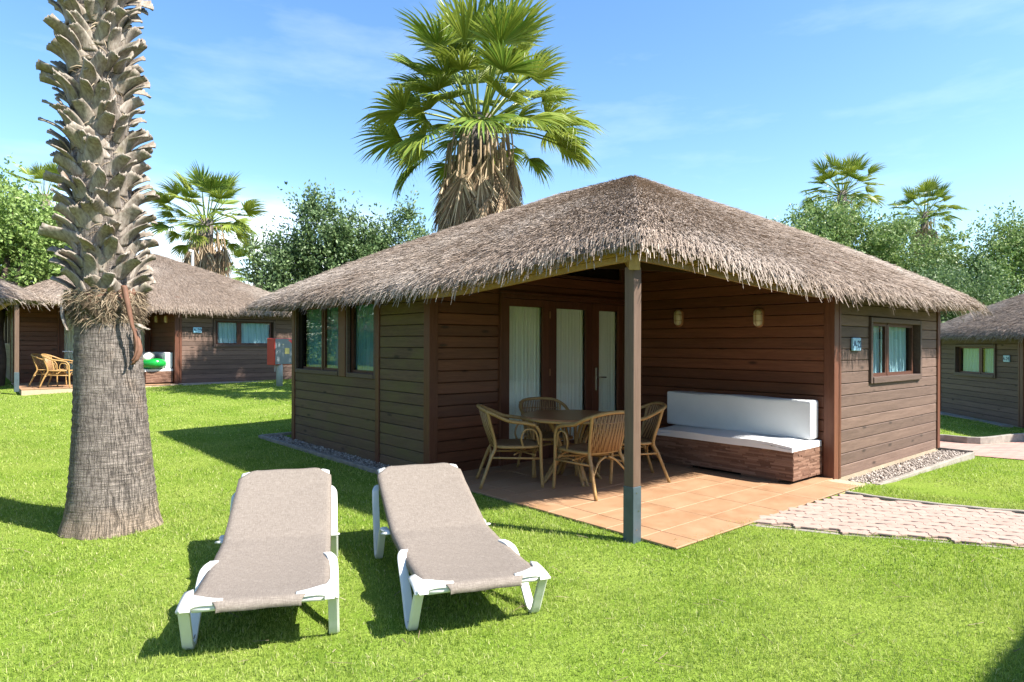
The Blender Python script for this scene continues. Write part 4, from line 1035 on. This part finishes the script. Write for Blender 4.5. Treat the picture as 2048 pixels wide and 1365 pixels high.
# ------------------------------------------------------------------ palms
def fan_mesh(name, rng, dead=False, droop=1.0, pet=1.42, rad=1.0, nseg=42, spread=2.35):
    """one fan leaf growing along +Y from the origin, Z up"""
    VS = []; 
    mb = MB(); n = 6
    pts = []
    for i in range(n+1):
        t = i/n; pts.append(Vector((0, pet*t*math.cos(.25*t*droop), -pet*.16*droop*t*t)))
    mb.tube(pts, [.028*(1-.55*i/n) for i in range(n+1)], 5)
    hub = pts[-1]; ax = (pts[-1]-pts[-2]).normalized(); up = Vector((1, 0, 0)).cross(ax)
    for k in range(nseg):
        q = (k+.5)/nseg*2-1; a = q*spread*.5*1.35
        dirn = ax*math.cos(a)+Vector((1, 0, 0))*math.sin(a)
        ln = rad*(1-.32*abs(q)**1.6)*rng.uniform(.88, 1.06)
        p = hub.copy(); d_ = dirn+up*(.30*abs(math.sin(a)))*(0 if dead else 1); d_.normalize(); w0 = rad*(.026 if dead else .044)
        side = up.cross(d_).normalized(); tw = rng.uniform(-.5, .5); steps = 4; ring = []
        for i in range(steps+1):
            t = i/steps
            w = w0*(.25+1.0*min(1, t/.45)) if t < .45 else w0*1.25*(1-((t-.45)/.55)**1.3)
            sd = (side*math.cos(.55*(1 if k % 2 else -1))+up*math.sin(.55*(1 if k % 2 else -1)))
            ring += [p-sd*max(w, .002)*.5, p+sd*max(w, .002)*.5]
            g = (.08+.95*t*t)*droop*rng.uniform(.8, 1.25) if not dead else rng.uniform(-.10, .14)
            d_ = (d_+Vector((0, 0, -1))*g*.55+side*tw*.06).normalized(); p = p+d_*(ln/steps)
        mb.add(ring, [(2*i, 2*i+1, 2*i+3, 2*i+2) for i in range(steps)])
        if not dead and k % 2 == 0:
            q0 = ring[-3]; mb.add([q0, q0+side*.006, q0+Vector((rng.uniform(-.06, .06), rng.uniform(-.06, .06), -rng.uniform(.15, .40)))], [(0, 1, 2)])
    return mb.mesh(name, M['palm_dead'] if dead else M['palm_green'])
rg = random.Random(11)
FANS = [fan_mesh('frond', rg, droop=d_) for d_ in (.6, .9, 1.15, 1.35)]
DEAD = [fan_mesh('dead_frond', rg, True, .15, .80, 1.25, 40, 1.0) for _ in range(3)]
def make_palm(name, x, y, zc_, trunk_r, label, seed, nfr=34, ndead=46, sc=1.0, skirt=2.4, ztrunk=None, lean=(0, 0), parts=True, skirt_r=.72):
    g = float(ground_z(x, y)); rr = random.Random(seed); o = empty(name, (x, y, g)); H_ = zc_-g
    prof = [(trunk_r*1.5, -.2), (trunk_r*1.3, .3), (trunk_r, 1.5), (trunk_r*.9, H_*.7), (trunk_r*.85, H_)]
    mb = MB().lathe(prof, 14)
    mb.build('trunk', M['palm_bark'], o, smooth=True)
    ga = 2.39996
    for i in range(nfr):
        t = (i+.5)/nfr; az = i*ga+rr.uniform(-.2, .2); el = R(86)-R(98)*t**.85+rr.uniform(-.16, .16)
        e = Euler((el, 0, az-math.pi/2), 'XYZ')
        f = inst('frond', FANS[min(3, int(t*4))], o, (math.cos(az)*trunk_r*.6, math.sin(az)*trunk_r*.6, H_-.35*t*sc), (0, 0, 0), (sc*rr.uniform(.74, 1.12),)*3)
        f.rotation_euler = (Matrix.Rotation(az-math.pi/2, 3, 'Z') @ Matrix.Rotation(el, 3, 'X') @ Matrix.Rotation(rr.uniform(-.5, .5), 3, 'Y')).to_euler()
    for i in range(ndead):
        t = (i+.5)/ndead; az = i*ga*1.7+rr.uniform(-.3, .3); el = R(-80)-R(8)*t+rr.uniform(-.06, .06); q_ = trunk_r*rr.uniform(1.0, 2.2)
        f = inst('dead_frond', DEAD[i % 3], o, (math.cos(az)*q_, math.sin(az)*q_, H_-.30-1.25*sc*t), (0, 0, 0), (sc*rr.uniform(.8, 1.05),)*3)
        f.rotation_euler = (Matrix.Rotation(az-math.pi/2, 3, 'Z') @ Matrix.Rotation(el, 3, 'X') @ Matrix.Rotation(rr.uniform(-.6, .6), 3, 'Y')).to_euler()
    return tag(o, label, 'palm tree', 'fan palms')
make_palm('fan_palm', -.80, 15.6, 7.0, .36, 'tall fan palm with a thick skirt of dead fronds rising behind the big hut roof', 1, 70, 190, 1.16, 2.4)
make_palm('fan_palm', -13.2, 28.0, 6.9, .32, 'fan palm with yellowing skirt behind the roof of the left hut', 2, 46, 70, 1.05)
make_palm('fan_palm', -12.9, 33.0, 5.0, .3, 'small fan palm just right of and behind the left skirted palm', 3, 22, 24, .9)
make_palm('fan_palm', 19.3, 38, 10.6, .28, 'fan palm right of the big roof, the taller of the two above the trees', 4, 44, 40, 1.0)
make_palm('fan_palm', 27.3, 43, 10.4, .28, 'fan palm furthest right, the lower of the two above the trees', 5, 44, 40, .95)
make_palm('fan_palm', 28.8, 44, 7.6, .25, 'small fan palm low among the trees at right', 8, 20, 10, .85)
make_palm('fan_palm', -24.5, 34, 9.3, .28, 'fan palm whose top shows above the trees left of the shaggy trunk', 6, 24, 12, .85)

# the big trunk in the foreground
def make_big_palm():
    bx, by = -3.24, 5.32; o = empty('palm_tree', (bx, by, 0)); rr = random.Random(21)
    def cx(z): return Vector((-.045*z+.004*z*z*.0-.03*max(0, 1-z), 0, z))
    prof = [(-.15, .39), (.0, .368), (.04, .358), (.10, .338), (.25, .316), (.5, .295), (.8, .272), (1.1, .255), (1.4, .241), (1.65, .230), (1.9, .205), (4.6, .195), (7.9, .18)]
    zz = np.concatenate([np.linspace(-.15, 1.9, 60), np.linspace(2.0, 7.9, 40)]); n = 56; vs = []
    for z in zz:
        r = np.interp(z, [p[0] for p in prof], [p[1] for p in prof]); c = cx(max(0, z))
        for k in range(n):
            a = 2*math.pi*k/n; q = r*(1+.012*math.sin(3*a+z*2)+.008*math.sin(7*a-z*5)+(.02*math.sin(11*a)+.03*math.sin(5*a+1))*max(0, 1-z/.22))+.004*math.sin(z*85+1.5*math.sin(2*a))
            vs.append((c.x+q*math.cos(a), c.y+q*math.sin(a), z))
    fs = [(i*n+k, i*n+(k+1) % n, (i+1)*n+(k+1) % n, (i+1)*n+k) for i in range(len(zz)-1) for k in range(n)]
    MB().add(vs, fs).build('trunk', M['palm_bark'], o, smooth=True)
    # cut leaf bases
    def boot(seed):
        q = random.Random(seed); ln = q.uniform(.21, .31); w0, w1 = q.uniform(.066, .085), q.uniform(.034, .046); sg = 1 if seed % 2 else -1
        ph = q.uniform(.35, .85)*sg; o1, o2 = q.uniform(.10, .22), q.uniform(.30, .55); cut = q.uniform(-.25, .25); tw = q.uniform(.0, .5)*sg
        def fn(i, j):
            x = (i-.5)*2; t = j
            w = w0*(1-t)**.8+w1*t
            jag = (.010*math.sin(x*9+seed)+cut*x*w) if j > .93 else 0
            lat = ln*math.sin(ph)*t+x*w*math.cos(ph*t); up_ = ln*math.cos(ph)*t*(1-.18*t)-x*w*math.sin(ph*t)*.8+jag
            yy = -.02+ln*(o1*t+o2*t**2.4)+.016*(1-x*x)*(1-.3*t)+tw*x*w*t-(lat*lat)/(2*.23)*(1-.75*t)
            return (lat, yy, up_)
        return MB().grid(fn, 6, 9).mesh('leaf_base', M['boot'], True)
    BO = [boot(k) for k in range(8)]
    for i in range(292):
        az = i*2.39996+rr.uniform(-.22, .22); z = 1.84+i*.0094+rr.uniform(-.02, .02); c = cx(z); r = .200
        b_ = inst('leaf_base', BO[rr.randrange(8)], o, (c.x+math.cos(az)*r, math.sin(az)*r, z), (rr.uniform(-.22, .12), rr.uniform(-.25, .25), az-math.pi/2), (rr.uniform(.72, 1.05), rr.uniform(.72, 1.0), rr.uniform(.75, 1.05)))
        md = b_.modifiers.new('solid', 'SOLIDIFY'); md.thickness = .013; md.offset = -1
    # beard of fibre
    n = 3600; az = RNG.uniform(0, 6.283, n); z = RNG.uniform(1.66, 1.93, n); z[2600:] = RNG.uniform(1.9, 4.4, n-2600)
    r0 = np.where(z < 1.93, .222+.045*np.clip((z-1.64)/.2, 0, 1), .205)
    p = np.stack([-.045*z+np.cos(az)*r0, np.sin(az)*r0, z], -1)
    tang = np.stack([-np.sin(az), np.cos(az), 0*az], -1); rad = np.stack([np.cos(az), np.sin(az), 0*az], -1)
    d1 = tang*RNG.normal(0, 1, n)[:, None]+rad*RNG.uniform(.05, .5, n)[:, None]+np.array([0, 0, 1.])*RNG.normal(-.25, .35, n)[:, None]; d1 /= np.linalg.norm(d1, axis=1, keepdims=True)
    ln = RNG.uniform(.03, .10, n); w = np.cross(d1, rad); w /= np.linalg.norm(w, axis=1, keepdims=True)+1e-6; w *= RNG.uniform(.0012, .004, n)[:, None]
    m_ = p+d1*ln[:, None]*.55; e = p+d1*ln[:, None]+np.array([0, 0, -1.])*(ln*.25)[:, None]
    vs = np.stack([p-w, p+w, m_-w*.8, m_+w*.8, e-w*.3, e+w*.3], 1); base = np.arange(n)[:, None]*6
    tag(inst('fibre_beard', big_mesh('fibre_beard', vs.reshape(-1, 3), np.concatenate([base+np.array([[0, 1, 3, 2]]), base+np.array([[2, 3, 5, 4]])], 0), M['fibre']), o), kind='stuff')
    # thick sleeve of matted fibre under the lowest leaf bases
    def sleeve(i_, j):
        a = i_*2*math.pi; z = 1.68+.22*j; r = .228+.04*math.sin(math.pi*min(1, j*1.1))+.014*math.sin(a*9+j*7)+.010*math.sin(a*23+j*17)
        return (cx(z).x+math.cos(a)*r, math.sin(a)*r, z+.02*math.sin(a*7))
    MB().grid(sleeve, 64, 8).build('fibre_sleeve', M['fibre_mat'], o, smooth=True)
    # torn reddish bark and hanging strips at the right
    def patch(i_, j):
        a = R(-100)+R(92)*i_; z = 1.83+.12*j*(.35+.65*i_)+.02*math.sin(i_*19); r = .255+.015*math.sin(i_*27+j*9)
        return (cx(z).x+math.cos(a)*r, math.sin(a)*r, z)
    MB().grid(patch, 22, 6).build('torn_bark', M['red_bark'], o, smooth=True, thick=.01)
    def strip(pts, ws, mat):
        P_ = bez(pts, 5); m_ = len(P_)-1
        def fn(i_, j):
            p_ = P_[int(round(i_*m_))]; w_ = np.interp(i_, np.linspace(0, 1, len(ws)), ws); x = (j-.5)*2
            return (p_.x+x*w_, p_.y-.018*(1-x*x)+.3*w_*x*math.sin(i_*4), p_.z+.004*math.sin(i_*40))
        return MB().grid(fn, m_, 4).build('hanging_peel', M[mat], o, smooth=True, thick=.005)
    strip([(.17, -.19, 1.96), (.21, -.20, 1.80), (.235, -.19, 1.66), (.26, -.17, 1.54), (.262, -.17, 1.44), (.235, -.18, 1.36)], [.024, .020, .012, .008, .008, .004], 'red_bark')
    strip([(.20, -.09, 1.62), (.225, -.10, 1.52), (.235, -.10, 1.44), (.22, -.11, 1.37), (.19, -.11, 1.33)], [.012, .026, .030, .022, .006], 'red_bark')
    strip([(.23, -.12, 1.66), (.27, -.11, 1.63), (.32, -.10, 1.615)], [.03, .028, .012], 'boot')
    strip([(-.34, -.15, 1.80), (-.31, -.19, 1.72), (-.27, -.22, 1.65), (-.24, -.23, 1.60)], [.016, .012, .009, .003], 'boot')
    # crown far above the picture
    for k in range(34):
        t = (k+.5)/34; az = k*2.39996; el = R(82)-R(110)*t
        f = inst('frond', FANS[min(3, int(t*4))], o, (cx(7.9).x, 0, 7.95-.3*t), (0, 0, 0), (1.1,)*3)
        f.rotation_euler = (Matrix.Rotation(az-math.pi/2, 3, 'Z') @ Matrix.Rotation(el, 3, 'X')).to_euler()
    return tag(o, 'thick foreground palm trunk, shaggy with cut leaf bases above smooth grey bark', 'palm tree', 'fan palms')
b = NB('fibre_mat'); v = b.coord('Object', (14, 14, 40), False); n = b.noise(v, 3, 6, .7, 1.5); b.col(b.ramp(n, [(.3, (.035, .024, .016)), (.6, (.15, .11, .075)), (.8, (.30, .24, .17))])); b.set(.95, .1); b.bump(n, 1, .03); M['fibre_mat'] = b.m
make_big_palm()

# ------------------------------------------------------------------ leafy trees
def make_tree(name, x, y, blobs, n, leaf, mat, label, seed, trunk_r=.2, up=.5, lean=(0, 0)):
    rng = np.random.default_rng(seed); g = float(ground_z(x, y)); o = empty(name, (x, y, g))
    C = np.array([bb[:3] for bb in blobs])-np.array([x, y, g]); Rr = np.array([bb[3:6] if len(bb) > 4 else (bb[3],)*3 for bb in blobs], float)
    top = C[:, 2].max()
    fork = Vector((lean[0], lean[1], top*.45))
    MB().tube(bez([(0, 0, -.2), (lean[0]*.2+.08, lean[1]*.2, top*.16), (lean[0]*.7-.06, lean[1]*.7, top*.32), fork], 4), np.linspace(trunk_r*1.25, trunk_r*.75, 13), 9).build('trunk', M['bark'], o, smooth=True)
    for c_, r_ in zip(C, Rr):
        for q in range(2):
            e = Vector(c_)+Vector(rng.normal(0, .35, 3)*r_); MB().tube(bez([fork*.9, fork.lerp(e, .5)+Vector(rng.normal(0, .2, 3)), e], 3), [trunk_r*.5, trunk_r*.42, trunk_r*.35, trunk_r*.28, trunk_r*.2, trunk_r*.14, .015], 6).build('limb', M['bark'], o, smooth=True)
    vol = Rr.prod(1); nt_ = n//14; bi = rng.choice(len(C), nt_, p=vol/vol.sum())
    d_ = rng.normal(size=(nt_, 3)); d_ /= np.linalg.norm(d_, axis=1, keepdims=True); rad = rng.uniform(.45, 1.0, nt_)**.6
    # knobbly outline
    rad *= 1+.26*np.sin(d_[:, 0]*6+bi*3)*np.sin(d_[:, 2]*6+bi)+.16*np.sin(d_[:, 1]*11+d_[:, 0]*9+bi*5)
    tw = C[bi]+d_*Rr[bi]*rad[:, None]
    ncl = max(40, nt_//26); cc = tw[:ncl]; ci = rng.integers(0, ncl, nt_); pick = rng.random(nt_) < .86
    dc = rng.normal(size=(nt_, 3)); dc /= np.linalg.norm(dc, axis=1, keepdims=True); cr_ = rng.uniform(.20, .55, ncl)[ci]*np.mean(Rr)*.62
    tw = np.where(pick[:, None], cc[ci]+dc*(cr_*rng.uniform(.3, 1, nt_)**.5)[:, None], tw)
    td = d_*.7+np.array([0, 0, up])+rng.normal(0, .35, (nt_, 3)); td /= np.linalg.norm(td, axis=1, keepdims=True)
    k = 14; s = rng.random((nt_, k, 1)); tl = rng.uniform(.25, 1.0, (nt_, 1, 1))**1.5*leaf*9
    pos = (tw[:, None]+td[:, None]*s*tl+rng.normal(0, leaf*.55, (nt_, k, 3))).reshape(-1, 3); m = len(pos)
    ld = np.repeat(td, k, 0)*.5+rng.normal(0, .6, (m, 3)); ld /= np.linalg.norm(ld, axis=1, keepdims=True)
    sv = np.cross(ld, rng.normal(size=(m, 3))); sv /= np.linalg.norm(sv, axis=1, keepdims=True)
    L_ = leaf*rng.uniform(.7, 1.3, (m, 1)); w = L_*.24
    vs = np.stack([pos, pos+ld*L_*.5+sv*w, pos+ld*L_, pos+ld*L_*.5-sv*w], 1)
    inst('crown', big_mesh('crown', vs.reshape(-1, 3), np.arange(m*4).reshape(-1, 4), M[mat]), o)
    return tag(o, label, 'tree', 'leafy trees')
make_tree('leafy_tree', -14.05, 17.45, [(-15.6, 19.6, 5.0, 1.5, 1.6, 1.3), (-14.2, 19.4, 4.5, 1.3, 1.4, 1.2), (-16.6, 20, 4.0, 1.6, 1.5, 1.4), (-14.6, 20.2, 3.9, 1.5, 1.5, 1.0)], 34000, .13, 'leaf_bright', 'light green leafy tree at the left edge, partly behind the shaggy trunk', 31, .26, .3, (-.5, .9))
make_tree('leafy_tree', -6.6, 23.0, [(-7.9, 23, 3.6, 1.1, 1.2, 1.3), (-6.7, 23, 4.9, .85, 1.0, 1.5), (-5.6, 23.2, 4.5, .8, 1., 1.4), (-6.8, 23.4, 2.8, 1.8, 1.3, 1.5)], 51000, .13, 'leaf_dark', 'dark green tree behind the big hut roof, the left and taller one', 32, .2, .9)
make_tree('leafy_tree', -4.2, 23.8, [(-4.8, 23.6, 4.0, .95, 1, 1.4), (-3.75, 23.8, 4.75, .75, .9, 1.25), (-3.0, 24, 3.9, .8, 1, 1.1), (-1.9, 24.2, 3.9, .7, .9, 1.25), (-4.2, 24, 2.6, 1.5, 1.2, 1.4)], 44200, .13, 'leaf_dark', 'dark green tree showing just left of the skirted palm', 33, .2, .9)
make_tree('leafy_tree', 14.6, 30, [(13.2, 30, 5.6, 1.5, 1.5, 1.6), (15.0, 30.5, 6.5, 1.5, 1.5, 1.5), (16.7, 30.5, 5.8, 1.6, 1.5, 1.6), (14.8, 30.5, 3.4, 2.8, 1.6, 1.6)], 40000, .15, 'leaf_olive', 'pale olive green tree behind the right slope of the big roof', 34, .25, .7)
make_tree('leafy_tree', 19.0, 31, [(18.3, 31, 5.6, 1.4, 1.5, 1.7), (19.6, 31.5, 4.8, 1.6, 1.5, 1.5), (19.0, 31.5, 2.8, 2.0, 1.6, 1.4)], 28000, .15, 'leaf_olive', 'pale green tree below the rightmost palms', 35, .22, .7)
make_tree('leafy_tree', 21.5, 28.5, [(20.4, 28.5, 4.8, 1.5, 1.5, 1.4), (22.2, 28.5, 5.5, 1.6, 1.5, 1.5), (24.0, 29, 5.4, 1.6, 1.5, 1.6), (21.6, 28.5, 2.6, 2.8, 1.6, 1.6)], 40000, .14, 'leaf_olive', 'broad green tree above the right hut, at the right edge', 36, .25, .7)
make_tree('leafy_tree', 16.2, 24.5, [(15.6, 24.5, 3.3, 1.2, 1.2, 1.2), (17.4, 24.8, 2.9, 1.6, 1.2, 1.5), (16.4, 24.6, 1.5, 1.8, 1.2, 1.2)], 22000, .12, 'leaf_dark', 'dark green bushy tree between the big hut and the right hut', 37, .18, .6)
make_tree('leafy_tree', -27.5, 40, [(-28, 40, 4.6, 3, 2, 2.2), (-24, 41, 4.2, 2.6, 2, 2), (-31.5, 40, 5, 2.6, 2, 2.4)], 26000, .18, 'leaf_dark', 'dark tree far back behind the left hut', 38, .3, .5)
make_tree('leafy_tree', -26.0, 19.0, [(-26, 19, 5.2, 2.6, 2.4, 2.2), (-24.5, 21.5, 4.4, 2.2, 2.2, 2.0), (-28, 16.5, 4.8, 2.4, 2.4, 2.2), (-26, 21, 2.2, 3.2, 3.0, 1.8), (-29, 24, 2.4, 3, 3, 1.9)], 24000, .2, 'leaf_dark', 'dark tree outside the picture, mirrored in the left window', 39, .3, .5)

# ------------------------------------------------------------------ render settings
scene.render.engine = 'CYCLES'
scene.cycles.max_bounces = 8; scene.cycles.transparent_max_bounces = 12; scene.cycles.diffuse_bounces = 6
